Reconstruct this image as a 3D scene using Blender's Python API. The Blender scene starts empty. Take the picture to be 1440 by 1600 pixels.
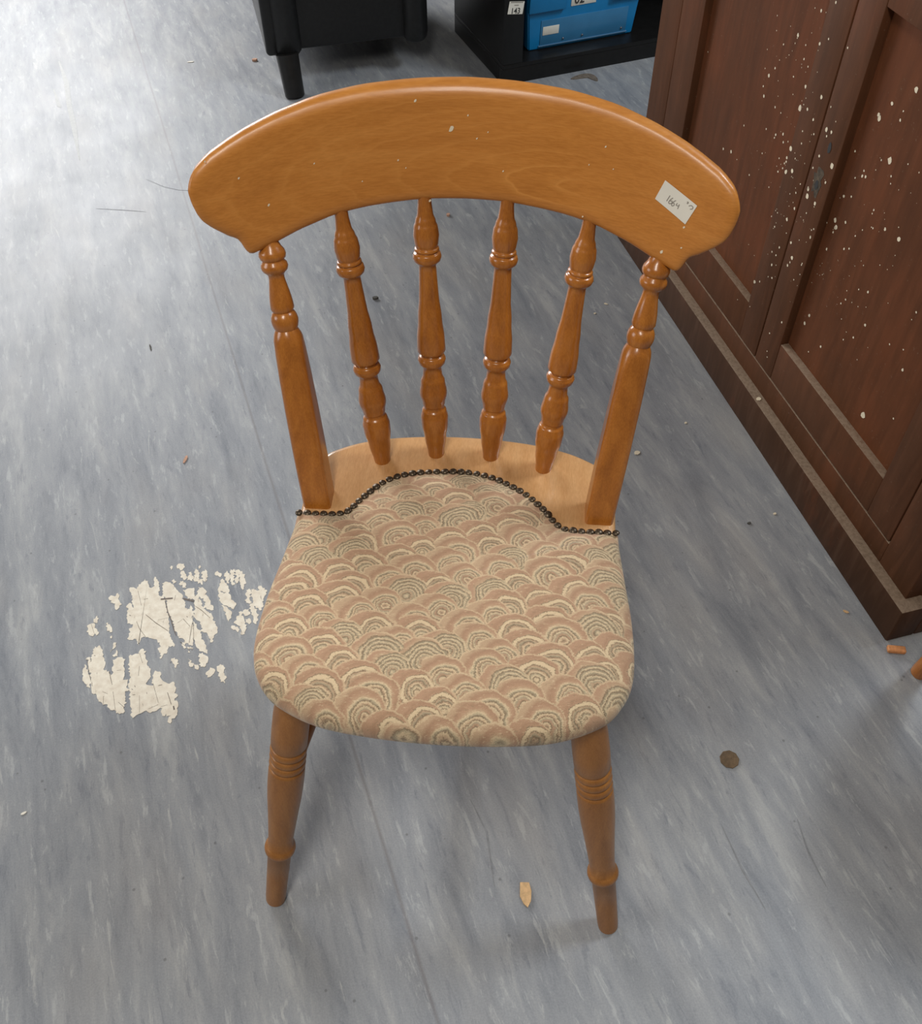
import bpy, bmesh, math, random
import numpy as np
from mathutils import Vector, Matrix
random.seed(7)
rng = np.random.default_rng(11)
scene = bpy.context.scene
COL = scene.collection

# ------------------------------------------------------------------ camera
CAM_H, PITCH, ROLL = 1.3169, math.radians(48.6323), math.radians(-0.6888)
cam_d = bpy.data.cameras.new('camera')
cam_d.sensor_fit = 'VERTICAL'; cam_d.sensor_height = 36.0
cam_d.lens = 1488.62 / 1600 * 36.0
cam_d.shift_y = -(800 - 769.56) / 1600
cam_d.clip_start = 0.02
cam = bpy.data.objects.new('camera', cam_d); COL.objects.link(cam)
_F = Vector((0, math.cos(PITCH), -math.sin(PITCH))); _U = Vector((0, math.sin(PITCH), math.cos(PITCH))); _R = Vector((1, 0, 0))
_r = _R * math.cos(ROLL) + _U * math.sin(ROLL); _u = _U * math.cos(ROLL) - _R * math.sin(ROLL)
cam.matrix_world = Matrix(((_r.x, _u.x, -_F.x, 0), (_r.y, _u.y, -_F.y, 0), (_r.z, _u.z, -_F.z, CAM_H), (0, 0, 0, 1)))
scene.camera = cam

# ------------------------------------------------------------------ light
world = bpy.data.worlds.new('room_light'); scene.world = world; world.use_nodes = True
world.node_tree.nodes['Background'].inputs[0].default_value = (1.0, 0.98, 0.95, 1)
world.node_tree.nodes['Background'].inputs[1].default_value = 0.08
def area(name, loc, target, sx, sy, power, col):
    d = bpy.data.lights.new(name, 'AREA'); d.shape = 'RECTANGLE'; d.size = sx; d.size_y = sy; d.energy = power; d.color = col
    o = bpy.data.objects.new(name, d); COL.objects.link(o); o.location = loc
    o.rotation_euler = (Vector(target) - Vector(loc)).to_track_quat('-Z', 'Y').to_euler()
    return o
area('window_daylight', (-2.45, 4.65, 1.65), (-0.6, 1.2, 0.0), 2.0, 1.4, 145, (0.99, 0.99, 1.0))
area('side_window_daylight', (-3.3, 0.2, 1.7), (0.0, 0.8, 0.2), 1.4, 1.2, 26, (0.99, 0.99, 1.0))
area('ceiling_tube_light', (1.98, 1.62, 2.75), (1.98, 1.62, 0), 0.50, 0.9, 62, (0.86, 0.93, 1.0))
area('camera_side_fill_light', (-0.3, -0.6, 2.75), (-0.3, -0.6, 0), 0.4, 1.3, 38, (1.0, 0.95, 0.87))  # added warm fill from behind the camera for the chair's front faces
scene.view_settings.view_transform = 'Standard'; scene.view_settings.look = 'None'
scene.view_settings.exposure = 0.06; scene.view_settings.gamma = 1.0; scene.view_settings.use_curve_mapping = False

# ------------------------------------------------------------------ data measured in metres
PATCH = [[[-0.5613,0.916],[-0.5578,0.9217],[-0.5524,0.9159],[-0.5484,0.9115],[-0.5567,0.9304],[-0.5527,0.931],[-0.5636,0.948],[-0.5637,0.9539],[-0.5577,0.9538],[-0.5514,0.95],[-0.5505,0.9597],[-0.5444,0.9655],[-0.542,0.9715],[-0.5362,0.9669],[-0.5325,0.9579],[-0.5271,0.9519],[-0.5225,0.9563],[-0.5268,0.9683],[-0.5259,0.9758],[-0.5192,0.9667],[-0.5149,0.9576],[-0.5105,0.9355],[-0.5042,0.9369],[-0.4983,0.9223],[-0.4908,0.905],[-0.4862,0.8908],[-0.4823,0.8767],[-0.4805,0.8643],[-0.4769,0.8546],[-0.4702,0.8437],[-0.4666,0.8341],[-0.4756,0.8363],[-0.4753,0.8257],[-0.4813,0.8187],[-0.4836,0.8124],[-0.4893,0.8273],[-0.491,0.843],[-0.4996,0.8496],[-0.51,0.8519],[-0.5192,0.8549],[-0.5235,0.8521],[-0.5241,0.8377],[-0.5275,0.8449],[-0.5343,0.8508],[-0.5425,0.8487],[-0.5456,0.8611],[-0.5425,0.879],[-0.5522,0.8805],[-0.5566,0.9002]],[[-0.5113,0.9606],[-0.5061,0.965],[-0.4949,0.9603],[-0.4874,0.9528],[-0.486,0.9517],[-0.472,0.9376],[-0.4643,0.9187],[-0.4597,0.9051],[-0.4554,0.9084],[-0.4482,0.8915],[-0.4439,0.8815],[-0.4387,0.8522],[-0.4368,0.8441],[-0.437,0.8362],[-0.4488,0.8411],[-0.456,0.8508],[-0.4615,0.8509],[-0.4734,0.8705],[-0.479,0.8854],[-0.4868,0.8971],[-0.4929,0.914],[-0.4973,0.9294],[-0.4988,0.9266],[-0.5047,0.9398]],[[-0.4439,0.8832],[-0.4375,0.8782],[-0.426,0.8552],[-0.4212,0.8471],[-0.4112,0.8279],[-0.4102,0.8208],[-0.4158,0.8233],[-0.428,0.8313],[-0.4343,0.8441],[-0.4385,0.8522]],[[-0.4521,0.9373],[-0.4464,0.9372],[-0.4403,0.9268],[-0.4346,0.9182],[-0.4315,0.908],[-0.4155,0.8961],[-0.408,0.8794],[-0.4015,0.8695],[-0.4007,0.8597],[-0.4054,0.8549],[-0.4045,0.8453],[-0.4094,0.8422],[-0.4162,0.8583],[-0.4253,0.8633],[-0.4303,0.8764],[-0.4373,0.8848],[-0.444,0.8915],[-0.4468,0.9116]],[[-0.4491,0.9529],[-0.4388,0.951],[-0.4336,0.9457],[-0.4343,0.9371],[-0.427,0.9318],[-0.4212,0.918],[-0.4183,0.9045],[-0.4315,0.908],[-0.4296,0.9216],[-0.4392,0.9285],[-0.4463,0.9407]],[[-0.421,0.9163],[-0.4165,0.9146],[-0.4142,0.9053],[-0.4183,0.9045]],[[-0.473,0.9472],[-0.4669,0.9488],[-0.4615,0.9505],[-0.4545,0.9513],[-0.4509,0.9304],[-0.4559,0.9271],[-0.4642,0.9341]],[[-0.4555,0.9168],[-0.4521,0.9134],[-0.4465,0.9015],[-0.4455,0.8882],[-0.4515,0.8983]],[[-0.4933,0.9981],[-0.4912,1.0026],[-0.481,1.0025],[-0.4782,0.9952],[-0.4842,0.988]],[[-0.484,0.9835],[-0.4798,0.988],[-0.4732,0.9798],[-0.4709,0.9709],[-0.4739,0.9674],[-0.4813,0.9728]],[[-0.4814,0.9657],[-0.4759,0.9665],[-0.4697,0.9602],[-0.4674,0.9514],[-0.4791,0.9569]],[[-0.47,0.9833],[-0.4655,0.9851],[-0.4603,0.976],[-0.4599,0.9654],[-0.4695,0.9673],[-0.469,0.9762]],[[-0.4605,0.985],[-0.4588,0.9922],[-0.4532,0.9849],[-0.4495,0.9759],[-0.4497,0.9643],[-0.4561,0.9644]],[[-0.4482,0.9723],[-0.4423,0.9634],[-0.4413,0.9572],[-0.4496,0.9599]],[[-0.4482,0.9812],[-0.4425,0.9901],[-0.4367,0.9792],[-0.4353,0.9686],[-0.4374,0.9636],[-0.4432,0.9687]],[[-0.4958,0.9659],[-0.4924,0.9703],[-0.487,0.9649],[-0.4919,0.9602]],[[-0.5042,0.9946],[-0.5022,0.9991],[-0.4994,0.9937],[-0.501,0.9892]],[[-0.4551,0.9957],[-0.4528,0.9993],[-0.4504,0.9956],[-0.4528,0.9912]],[[-0.4242,0.9826],[-0.4202,0.9862],[-0.4117,0.978],[-0.4137,0.9727],[-0.4215,0.9763]],[[-0.4124,0.9647],[-0.409,0.9699],[-0.4001,0.9592],[-0.394,0.9469],[-0.3943,0.9399],[-0.4137,0.9454],[-0.4135,0.9489],[-0.4118,0.9559]],[[-0.4127,0.9437],[-0.3934,0.9382],[-0.3885,0.9295],[-0.3785,0.9191],[-0.3808,0.9065],[-0.3899,0.9108],[-0.3975,0.9143],[-0.4058,0.9229],[-0.411,0.9333]],[[-0.4031,0.9144],[-0.3972,0.9126],[-0.3861,0.904],[-0.3823,0.8973],[-0.3855,0.8815],[-0.3915,0.8941]],[[-0.4077,0.9806],[-0.4044,0.9868],[-0.3991,0.9805],[-0.3965,0.9592],[-0.4011,0.961],[-0.4046,0.9699]],[[-0.3982,0.9894],[-0.3926,0.9903],[-0.3862,0.9573],[-0.393,0.9591],[-0.3978,0.9769]],[[-0.391,0.9893],[-0.3852,0.9892],[-0.3817,0.9802],[-0.3817,0.9607],[-0.3844,0.959]],[[-0.3822,0.9838],[-0.3781,0.9855],[-0.3723,0.9747],[-0.3684,0.9623],[-0.371,0.9457],[-0.3755,0.9518],[-0.3796,0.966]],[[-0.3652,0.9447],[-0.3607,0.9481],[-0.3574,0.9446],[-0.3557,0.9325],[-0.3557,0.9171],[-0.3651,0.924],[-0.3645,0.9343]],[[-0.3569,0.9463],[-0.3496,0.9454],[-0.3425,0.9453],[-0.3457,0.9531],[-0.3408,0.954],[-0.3294,0.9425],[-0.3333,0.9287],[-0.3323,0.91],[-0.337,0.9033],[-0.3452,0.9118],[-0.3501,0.917]],[[-0.3543,0.9171],[-0.3487,0.917],[-0.3459,0.9068],[-0.3404,0.8967],[-0.3376,0.8866],[-0.339,0.8759],[-0.3451,0.8801],[-0.3469,0.8934],[-0.3522,0.9018]],[[-0.3644,0.9037],[-0.3556,0.9061],[-0.3515,0.8968],[-0.3607,0.8928]],[[-0.3585,0.8869],[-0.3502,0.8868],[-0.3479,0.8802],[-0.3508,0.8761],[-0.3569,0.8803]],[[-0.3716,0.9004],[-0.3683,0.9021],[-0.3618,0.8903],[-0.3576,0.8803],[-0.3539,0.8688],[-0.3557,0.8574],[-0.3618,0.8567],[-0.3647,0.8722],[-0.3768,0.8789],[-0.3741,0.8888],[-0.3699,0.8937]],[[-0.3795,0.8741],[-0.3746,0.874],[-0.3653,0.8665],[-0.3672,0.8608],[-0.3778,0.8675]],[[-0.4589,0.8444],[-0.4518,0.8427],[-0.4459,0.8331],[-0.4489,0.8308]],[[-0.4449,0.8347],[-0.4412,0.8331],[-0.4381,0.8236],[-0.4422,0.8236]],[[-0.4401,0.8346],[-0.4349,0.8322],[-0.4368,0.8275]],[[-0.4665,0.813],[-0.4614,0.8145],[-0.4526,0.8036],[-0.4558,0.7952],[-0.4627,0.8037]],[[-0.4397,0.8134],[-0.4333,0.8079],[-0.4301,0.7971],[-0.4357,0.7987]],[[-0.4236,0.8218],[-0.4185,0.8233],[-0.4084,0.8153],[-0.4072,0.8045],[-0.4112,0.7961],[-0.4212,0.8],[-0.4222,0.8093],[-0.4209,0.814]],[[-0.4282,0.8017],[-0.4203,0.7985],[-0.4198,0.7916],[-0.4262,0.794]],[[-0.4073,0.7846],[-0.4017,0.7952],[-0.3946,0.7928],[-0.3931,0.7874],[-0.3989,0.7784]],[[-0.3907,0.7935],[-0.3866,0.8011],[-0.3799,0.7964],[-0.3789,0.7857],[-0.3739,0.7796],[-0.3738,0.7661],[-0.3809,0.7692],[-0.3864,0.7828]],[[-0.5942,0.9295],[-0.5925,0.9374],[-0.5848,0.9351],[-0.5816,0.9424],[-0.5782,0.938],[-0.5789,0.9307],[-0.5728,0.9219],[-0.5726,0.9133],[-0.576,0.9076],[-0.5788,0.9091],[-0.5814,0.9206],[-0.5865,0.9221]],[[-0.6102,0.8897],[-0.6054,0.8967],[-0.6017,0.891],[-0.6024,0.8819],[-0.6055,0.8827]],[[-0.6176,0.8773],[-0.611,0.8814],[-0.6047,0.8792],[-0.5986,0.8687],[-0.595,0.8611],[-0.6089,0.8586]],[[-0.5878,0.881],[-0.5845,0.8831],[-0.5765,0.8739],[-0.5733,0.8642],[-0.577,0.8636],[-0.5831,0.8699]],[[-0.5746,0.856],[-0.572,0.8574],[-0.5713,0.8519],[-0.5738,0.8526]],[[-0.566,0.844],[-0.5617,0.844],[-0.5606,0.8368],[-0.5666,0.8255],[-0.5678,0.8284],[-0.5652,0.8354]],[[-0.5628,0.8198],[-0.5585,0.8304],[-0.5556,0.8268],[-0.5539,0.8183],[-0.5597,0.817]],[[-0.6022,0.7885],[-0.6026,0.8043],[-0.5993,0.8008],[-0.5938,0.7884],[-0.5871,0.7761],[-0.5835,0.7612],[-0.5874,0.7626],[-0.5963,0.7721]],[[-0.6025,0.8162],[-0.5986,0.8175],[-0.5944,0.8077],[-0.5966,0.8316],[-0.5944,0.8373],[-0.5856,0.8364],[-0.5803,0.8271],[-0.5752,0.8158],[-0.5701,0.8046],[-0.5703,0.7977],[-0.5683,0.7921],[-0.5657,0.7935],[-0.5608,0.7907],[-0.5564,0.7797],[-0.5582,0.7975],[-0.5565,0.803],[-0.5602,0.8114],[-0.5535,0.8162],[-0.5456,0.8161],[-0.5414,0.8084],[-0.5347,0.7821],[-0.5271,0.7685],[-0.5229,0.7551],[-0.5265,0.7498],[-0.5224,0.7288],[-0.5219,0.7166],[-0.533,0.7167],[-0.5367,0.7225],[-0.5454,0.7252],[-0.5493,0.7318],[-0.5552,0.7319],[-0.5568,0.7312],[-0.5646,0.7372],[-0.5701,0.7478],[-0.5788,0.7519],[-0.5829,0.7639],[-0.5863,0.7774],[-0.594,0.7939]],[[-0.5339,0.8208],[-0.5208,0.8221],[-0.5208,0.8277],[-0.5168,0.8319],[-0.5101,0.8205],[-0.5039,0.8051],[-0.4956,0.7884],[-0.4927,0.7802],[-0.4967,0.7708],[-0.4962,0.7654],[-0.4858,0.7639],[-0.4906,0.7815],[-0.4878,0.791],[-0.4779,0.7868],[-0.4766,0.7773],[-0.4693,0.7704],[-0.464,0.7676],[-0.4539,0.7702],[-0.4489,0.7594],[-0.45,0.7501],[-0.4434,0.7461],[-0.4475,0.7369],[-0.4412,0.7342],[-0.4389,0.7187],[-0.4407,0.7072],[-0.446,0.6984],[-0.4511,0.701],[-0.4509,0.706],[-0.4473,0.7111],[-0.4561,0.715],[-0.457,0.7106],[-0.4625,0.7151],[-0.4637,0.7241],[-0.4693,0.7229],[-0.4802,0.7166],[-0.4874,0.7206],[-0.4946,0.7162],[-0.5009,0.7131],[-0.5056,0.708],[-0.5093,0.7119],[-0.5142,0.7313],[-0.5194,0.7497],[-0.525,0.7644],[-0.5265,0.782],[-0.5311,0.7999]]]
CRACK = [[[[-0.4989,0.9252],[-0.4896,0.9021],[-0.4804,0.8851],[-0.472,0.8655],[-0.4667,0.8559]],0.00136],[[[-0.5254,0.8977],[-0.5055,0.8812],[-0.4811,0.8643]],0.00082],[[[-0.5379,0.8845],[-0.5302,0.8705],[-0.5162,0.8538]],0.00061],[[[-0.5066,0.9282],[-0.4867,0.9301]],0.00286],[[[-0.5488,0.9463],[-0.5363,0.9156]],0.00061],[[[-0.5354,0.9286],[-0.5285,0.9299]],0.00102],[[[-0.5031,0.8868],[-0.4874,0.8908]],0.00054],[[[-0.5325,0.9609],[-0.5286,0.9534]],0.00068],[[[-0.6113,0.88],[-0.6022,0.8619]],0.00061],[[[-0.5524,0.8974],[-0.5498,0.8959]],0.00136],[[[-0.469,0.929],[-0.4496,0.9236]],0.00272],[[[-0.4453,0.8832],[-0.4443,0.8619],[-0.4433,0.841]],0.00068],[[[-0.4481,0.915],[-0.4337,0.9047],[-0.4172,0.8894]],0.00068],[[[-0.4697,0.8803],[-0.4615,0.8884],[-0.4477,0.8734]],0.00061],[[[-0.483,0.9361],[-0.4832,0.9258]],0.00068],[[[-0.4569,0.8933],[-0.4545,0.8916]],0.00136],[[[-0.4436,0.8815],[-0.4364,0.8441]],0.00068],[[[-0.6022,0.8148],[-0.59,0.7829],[-0.5849,0.772]],0.00061],[[[-0.5608,0.7907],[-0.5552,0.777],[-0.5503,0.7661]],0.00088],[[[-0.5463,0.7541],[-0.5355,0.7225]],0.00068],[[[-0.5199,0.8235],[-0.5111,0.8052]],0.00068],[[[-0.5035,0.7469],[-0.4971,0.7169]],0.00068],[[[-0.4867,0.7679],[-0.4714,0.7333]],0.00068],[[[-0.5148,0.7997],[-0.5128,0.7818]],0.00068],[[[-0.5491,0.7919],[-0.542,0.7925]],0.00068],[[[-0.5338,0.7355],[-0.5224,0.7262]],0.00082],[[[-0.4845,0.7231],[-0.4709,0.7307]],0.00082],[[[-0.4666,0.7268],[-0.4567,0.7299]],0.00068],[[[-0.4609,0.7516],[-0.451,0.7305]],0.00136],[[[-0.4775,0.7638],[-0.4718,0.7651]],0.0015],[[[-0.5629,0.7543],[-0.5536,0.7502]],0.00068],[[[-0.5592,0.7463],[-0.5563,0.7319]],0.00068],[[[-0.5148,0.7477],[-0.5103,0.7483]],0.00122],[[[-0.5184,0.7583],[-0.5157,0.757]],0.00136],[[[-0.5149,0.7643],[-0.5132,0.7616]],0.00136],[[[-0.5834,0.7706],[-0.5812,0.7639]],0.00102],[[[-0.592,0.8202],[-0.59,0.8195]],0.00136],[[[-0.4934,0.752],[-0.4923,0.7494]],0.00102],[[[-0.447,0.7278],[-0.4446,0.7213]],0.00204]]
CUP = [[0.38917,1.94672,-0.0],[0.25232,-0.96764,0.0],[-0.96764,-0.25232,-0.0]]
FLECK = [[0.3807,0.6684,0.00112,1],[0.4504,0.666,0.0028,1],[0.5515,0.7035,0.00168,0],[0.5336,0.6887,0.00252,0],[0.6008,0.7113,0.00168,0],[0.3745,0.6119,0.00112,1],[0.4175,0.6378,0.00168,1],[0.4482,0.6524,0.00112,1],[0.4774,0.6618,0.0014,1],[0.1812,0.5259,0.0014,1],[0.4846,0.6832,0.00084,1],[0.4248,0.6693,0.00084,1],[0.4822,0.6422,0.00196,1],[0.4976,0.6371,0.0014,1],[0.4099,0.596,0.00196,1],[0.381,0.5829,0.00112,1],[0.397,0.578,0.0028,1],[0.4169,0.6125,0.00112,1],[0.4667,0.6074,0.00168,1],[0.5051,0.6087,0.0028,1],[0.388,0.5557,0.00168,1],[0.3969,0.5428,0.00252,1],[0.5733,0.6259,0.00336,0],[0.5056,0.5741,0.00476,1],[0.5473,0.5945,0.00252,0],[0.437,0.5425,0.00196,1],[0.4574,0.5424,0.0014,1],[0.5688,0.5881,0.00224,0],[0.3564,0.4696,0.00168,1],[0.4269,0.4989,0.00168,1],[0.4787,0.5161,0.00224,1],[0.4586,0.5047,0.00224,1],[0.4571,0.4983,0.00168,1],[0.6071,0.5912,0.00364,0],[0.6208,0.5939,0.00252,0],[0.6123,0.5831,0.00168,0],[0.5805,0.5704,0.00168,0],[0.5503,0.5598,0.0014,0],[0.5321,0.5208,0.00392,0],[0.4975,0.5125,0.0014,1],[0.5561,0.5422,0.00168,0],[0.4852,0.5049,0.00196,1],[0.3334,0.407,0.0028,1],[0.3048,0.3976,0.00224,1],[0.3583,0.4049,0.00112,1],[0.5063,0.4882,0.0028,1],[0.5074,0.4815,0.00224,1],[0.4852,0.476,0.0014,1],[0.5037,0.4767,0.00168,1],[0.5024,0.467,0.00196,1],[0.5516,0.4921,0.00364,0],[0.5359,0.4814,0.00364,0],[0.4919,0.455,0.00196,1],[0.5508,0.5133,0.0014,0],[0.602,0.5251,0.00168,0],[0.6088,0.5487,0.00224,0],[0.6454,0.5523,0.00476,0],[0.4096,0.4027,0.00168,1],[0.4776,0.4173,0.0014,1],[0.4328,0.457,0.0014,1],[0.6047,0.4917,0.00224,0],[0.6086,0.4789,0.0042,0],[0.6058,0.4896,0.00308,0],[0.5824,0.4857,0.0014,0],[0.5774,0.4671,0.00168,0],[0.5626,0.4565,0.00112,0],[0.6422,0.5228,0.00224,0],[0.6325,0.4798,0.00308,0],[0.5851,0.4426,0.00252,0],[0.6187,0.4547,0.0014,0],[0.5433,0.4092,0.0014,0],[0.5735,0.4149,0.00308,0],[0.5293,0.3938,0.0014,0],[0.5459,0.3835,0.00168,0],[0.6468,0.4268,0.00252,0],[0.644,0.4387,0.0014,0],[0.6486,0.4436,0.0014,0],[0.602,0.388,0.00252,0],[0.5746,0.3605,0.00196,0],[0.5578,0.3405,0.00168,0],[0.5715,0.3427,0.00168,0],[0.6164,0.3668,0.00336,0],[0.6105,0.3481,0.00224,0],[0.6145,0.357,0.00168,0],[0.5675,0.3197,0.00224,0],[0.646,0.3731,0.00168,0],[0.6465,0.3764,0.0014,0],[0.5783,0.3,0.00196,0],[0.531,0.2581,0.0028,0],[0.5463,0.2699,0.00196,0],[0.6378,0.3378,0.0014,0],[0.5668,0.2944,0.00112,0],[0.5826,0.3943,0.00112,0],[0.7468,0.7153,0.00392,1],[0.7101,0.6791,0.0028,1],[0.6911,0.6538,0.00336,1],[0.6954,0.6503,0.00392,1],[0.7371,0.6684,0.00196,1],[0.7369,0.6813,0.0014,1],[0.667,0.5855,0.00196,1],[0.7445,0.6125,0.00476,1],[0.7276,0.6041,0.0014,1],[0.6997,0.5719,0.00168,1],[0.6998,0.5633,0.00252,1],[0.7072,0.5664,0.00224,1],[0.7581,0.5957,0.00168,1],[0.6859,0.5526,0.0014,1],[0.6914,0.5242,0.00168,1],[0.6745,0.515,0.00252,1],[0.6975,0.4836,0.00224,1],[0.6725,0.4721,0.00364,1],[0.68,0.4635,0.00392,1],[0.6771,0.4528,0.00196,1],[0.748,0.5354,0.00168,1],[0.7474,0.5292,0.0014,1],[0.7842,0.5259,0.00252,1],[0.8177,0.5302,0.00364,1],[0.7289,0.479,0.0014,1],[0.7141,0.4462,0.00196,1],[0.6749,0.4204,0.00224,1],[0.7595,0.5118,0.0014,1],[0.7394,0.4962,0.00112,1],[0.7975,0.4238,0.00224,1],[0.7764,0.4137,0.0014,1],[0.7525,0.394,0.00112,1],[0.7566,0.3797,0.00168,1],[0.7494,0.3671,0.00168,1],[0.6856,0.2944,0.00252,1],[0.9023,0.464,0.00168,1],[0.7624,0.5866,0.00112,1],[0.7814,0.6272,0.00112,1],[0.8072,0.6289,0.00112,1],[0.6555,0.4567,0.00112,1],[0.6213,0.4053,0.00112,0],[0.5346,0.5959,0.00112,0],[0.602,0.6244,0.0014,0],[0.4938,0.7194,0.00224,1],[0.545,0.7524,0.00196,0],[0.6808,0.2746,0.00308,1],[0.6865,0.2956,0.00224,1],[0.6407,0.249,0.00196,0],[0.6165,0.2056,0.00168,0],[0.8174,0.3754,0.00252,1],[0.803,0.3399,0.00196,1],[0.7836,0.32,0.0014,1],[0.8794,0.3871,0.00168,1],[0.9226,0.3731,0.00252,1],[0.9084,0.4003,0.0014,1],[0.7139,0.2376,0.0014,1],[0.7387,0.269,0.00224,1],[0.8861,0.2461,0.0056,1],[0.9456,0.2944,0.00168,1],[0.6248,0.17,0.0014,0],[0.6297,0.1602,0.0014,0],[0.5377,0.2072,0.00112,0],[0.4935,0.1907,0.00112,0],[0.5321,0.2594,0.0028,0],[0.6783,0.4617,0.0028,1],[0.7251,0.4538,0.00168,1]]
KEY = [0.6218,0.5131]
DEB = {"coin":[0.3904,0.6288,0.0],"chip":[0.0803,0.4391,0.0],"chunk":[0.6899,0.8169,0.0],"white_a":[0.3366,1.2544,0.0],"sliver":[-0.5237,1.2518,0.0],"pebble":[-0.1874,1.7422,0.0],"pink":[-0.0234,2.0733,0.0],"brown":[-0.618,2.9394,0.0],"white_b":[-0.8142,2.9359,0.0],"white_c":[0.5639,1.0993,0.0],"chip_b":[0.6332,0.8868,0.0],"dark":[0.5134,1.0777,0.0],"white_d":[0.4426,1.3343,0.0],"white_e":[0.327,1.7136,0.0],"white_f":[-0.6287,0.56,0.0],"dark_sliver":[-0.659,1.5828,0.0],"leaf":[0.3858,2.7903,0.0],"leg":[0.7133,0.772,0.0],"legup":[0.7359,0.8163,0.0],"white_g":[0.2994,1.6801,0.0],"ledge":[0.5698,1.5007,0.0],"dark_b":[-0.9664,2.4896,0.0],"leafA":[0.3421,2.7914,0.0],"leafB":[0.3934,2.8107,0.0],"leafC":[0.4186,2.7771,0.0]}
RCHIP = [[-0.0499,0.8684,0.0014,0.0015],[-0.0147,0.8417,0.00252,0.0027],[0.0018,0.8548,0.00084,0.0009],[0.0111,0.8332,0.00084,0.0009],[-0.2467,0.8403,0.00084,0.0009],[-0.2202,0.8173,0.00112,0.0012],[-0.1506,0.8175,0.00084,0.0009],[-0.1965,0.7849,0.00112,0.0012],[-0.1053,0.7938,0.0007,0.00075],[-0.0686,0.8121,0.00098,0.00105],[-0.061,0.8041,0.0007,0.00075],[0.1385,0.841,0.00098,0.00105],[0.1242,0.821,0.0007,0.00075],[0.1479,0.8217,0.0007,0.00075],[0.0387,0.8029,0.00084,0.0009],[0.2198,0.7851,0.00112,0.0012],[0.2027,0.7543,0.00168,0.0018],[0.2203,0.7646,0.00098,0.00105],[-0.0367,0.7699,0.0014,0.0015],[0.1224,0.7687,0.00084,0.0009],[0.022,0.8399,0.0007,0.00075]]
SCUFF = [[[[-1.2237,2.9511],[-1.1615,2.8056],[-1.1171,2.6659],[-1.0684,2.5348],[-1.0097,2.3613]],0.014,"pale_scuff"],[[[-1.1888,2.7658],[-1.1469,2.6666],[-1.1382,2.655]],0.012,"pale_scuff"],[[[-0.9073,2.124],[-0.8414,2.1167],[-0.7783,2.1067]],0.0035,"dark_scuff"],[[[-0.8105,2.2604],[-0.7563,2.2221],[-0.7136,2.2059],[-0.6801,2.2021]],0.0022,"dark_scuff"],[[[0.4684,0.5381],[0.4724,0.4929],[0.4847,0.4453]],0.003,"dark_scuff"],[[[0.3604,0.5302],[0.3773,0.4678],[0.3967,0.4173]],0.003,"dark_scuff"],[[[0.0085,0.5719],[0.0302,0.5251],[0.0385,0.4505]],0.003,"dark_scuff"]]

# ------------------------------------------------------------------ helpers
def tag(o, label, cat, group=None):
    o['label'] = label; o['category'] = cat
    if group: o['group'] = group
    return o
def empty(name, loc=(0, 0, 0), rz=0.0):
    o = bpy.data.objects.new(name, None); COL.objects.link(o); o.location = loc; o.rotation_euler = (0, 0, rz); o.empty_display_size = 0.05
    return o
def mesh(name, V, Fc, mat, parent=None, smooth=False, loc=None):
    me = bpy.data.meshes.new(name); me.from_pydata([tuple(map(float, v)) for v in V], [], [tuple(int(i) for i in f) for f in Fc]); me.update()
    bm = bmesh.new(); bm.from_mesh(me); bmesh.ops.recalc_face_normals(bm, faces=bm.faces); bm.to_mesh(me); bm.free()
    if smooth is not False:
        for p in me.polygons: p.use_smooth = True
        if smooth is not True: me.set_sharp_from_angle(angle=math.radians(smooth))
    me.materials.append(mat)
    o = bpy.data.objects.new(name, me); COL.objects.link(o)
    if parent is not None: o.parent = parent
    if loc is not None: o.location = loc
    return o
def from_bm(name, bm, mat, parent=None, smooth=False):
    me = bpy.data.meshes.new(name); bmesh.ops.recalc_face_normals(bm, faces=bm.faces); bm.to_mesh(me); bm.free()
    if smooth is not False:
        for p in me.polygons: p.use_smooth = True
        if smooth is not True: me.set_sharp_from_angle(angle=math.radians(smooth))
    me.materials.append(mat)
    o = bpy.data.objects.new(name, me); COL.objects.link(o)
    if parent is not None: o.parent = parent
    return o
def bm_box(bm, lo, hi, bev=0.0, seg=2):
    r = bmesh.ops.create_cube(bm, size=1.0); vs = r['verts']
    for v in vs: v.co = Vector([lo[k] + (v.co[k] + 0.5) * (hi[k] - lo[k]) for k in range(3)])
    if bev > 0:
        es = list({e for v in vs for e in v.link_edges})
        bmesh.ops.bevel(bm, geom=es, offset=bev, segments=seg, profile=0.5, affect='EDGES')
def box(name, lo, hi, mat, parent=None, bev=0.0, seg=2):
    bm = bmesh.new(); bm_box(bm, lo, hi, bev, seg)
    return from_bm(name, bm, mat, parent, 40 if bev > 0 else False)
def frame_axes(A, B):
    w = (Vector(B) - Vector(A)); L = w.length; w.normalize()
    a = Vector((1, 0, 0)); a = (a - w * a.dot(w)).normalized(); b = w.cross(a)
    return w, a, b, L
def lathe(name, A, B, prof, mat, parent, seg=28, smooth=50):
    """prof: (t along A-B, radius in m)"""
    w, a, b, L = frame_axes(A, B); V = []; Fc = []
    for t, r in prof:
        c = Vector(A) + w * (t * L)
        for k in range(seg):
            g = 2 * math.pi * k / seg; V.append(c + a * (r * math.cos(g)) + b * (r * math.sin(g)))
    n = len(prof)
    for i in range(n - 1):
        for k in range(seg):
            k2 = (k + 1) % seg; Fc.append((i * seg + k, i * seg + k2, (i + 1) * seg + k2, (i + 1) * seg + k))
    Fc.append(list(range(seg))[::-1]); Fc.append([(n - 1) * seg + k for k in range(seg)])
    return mesh(name, V, Fc, mat, parent, smooth)
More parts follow.
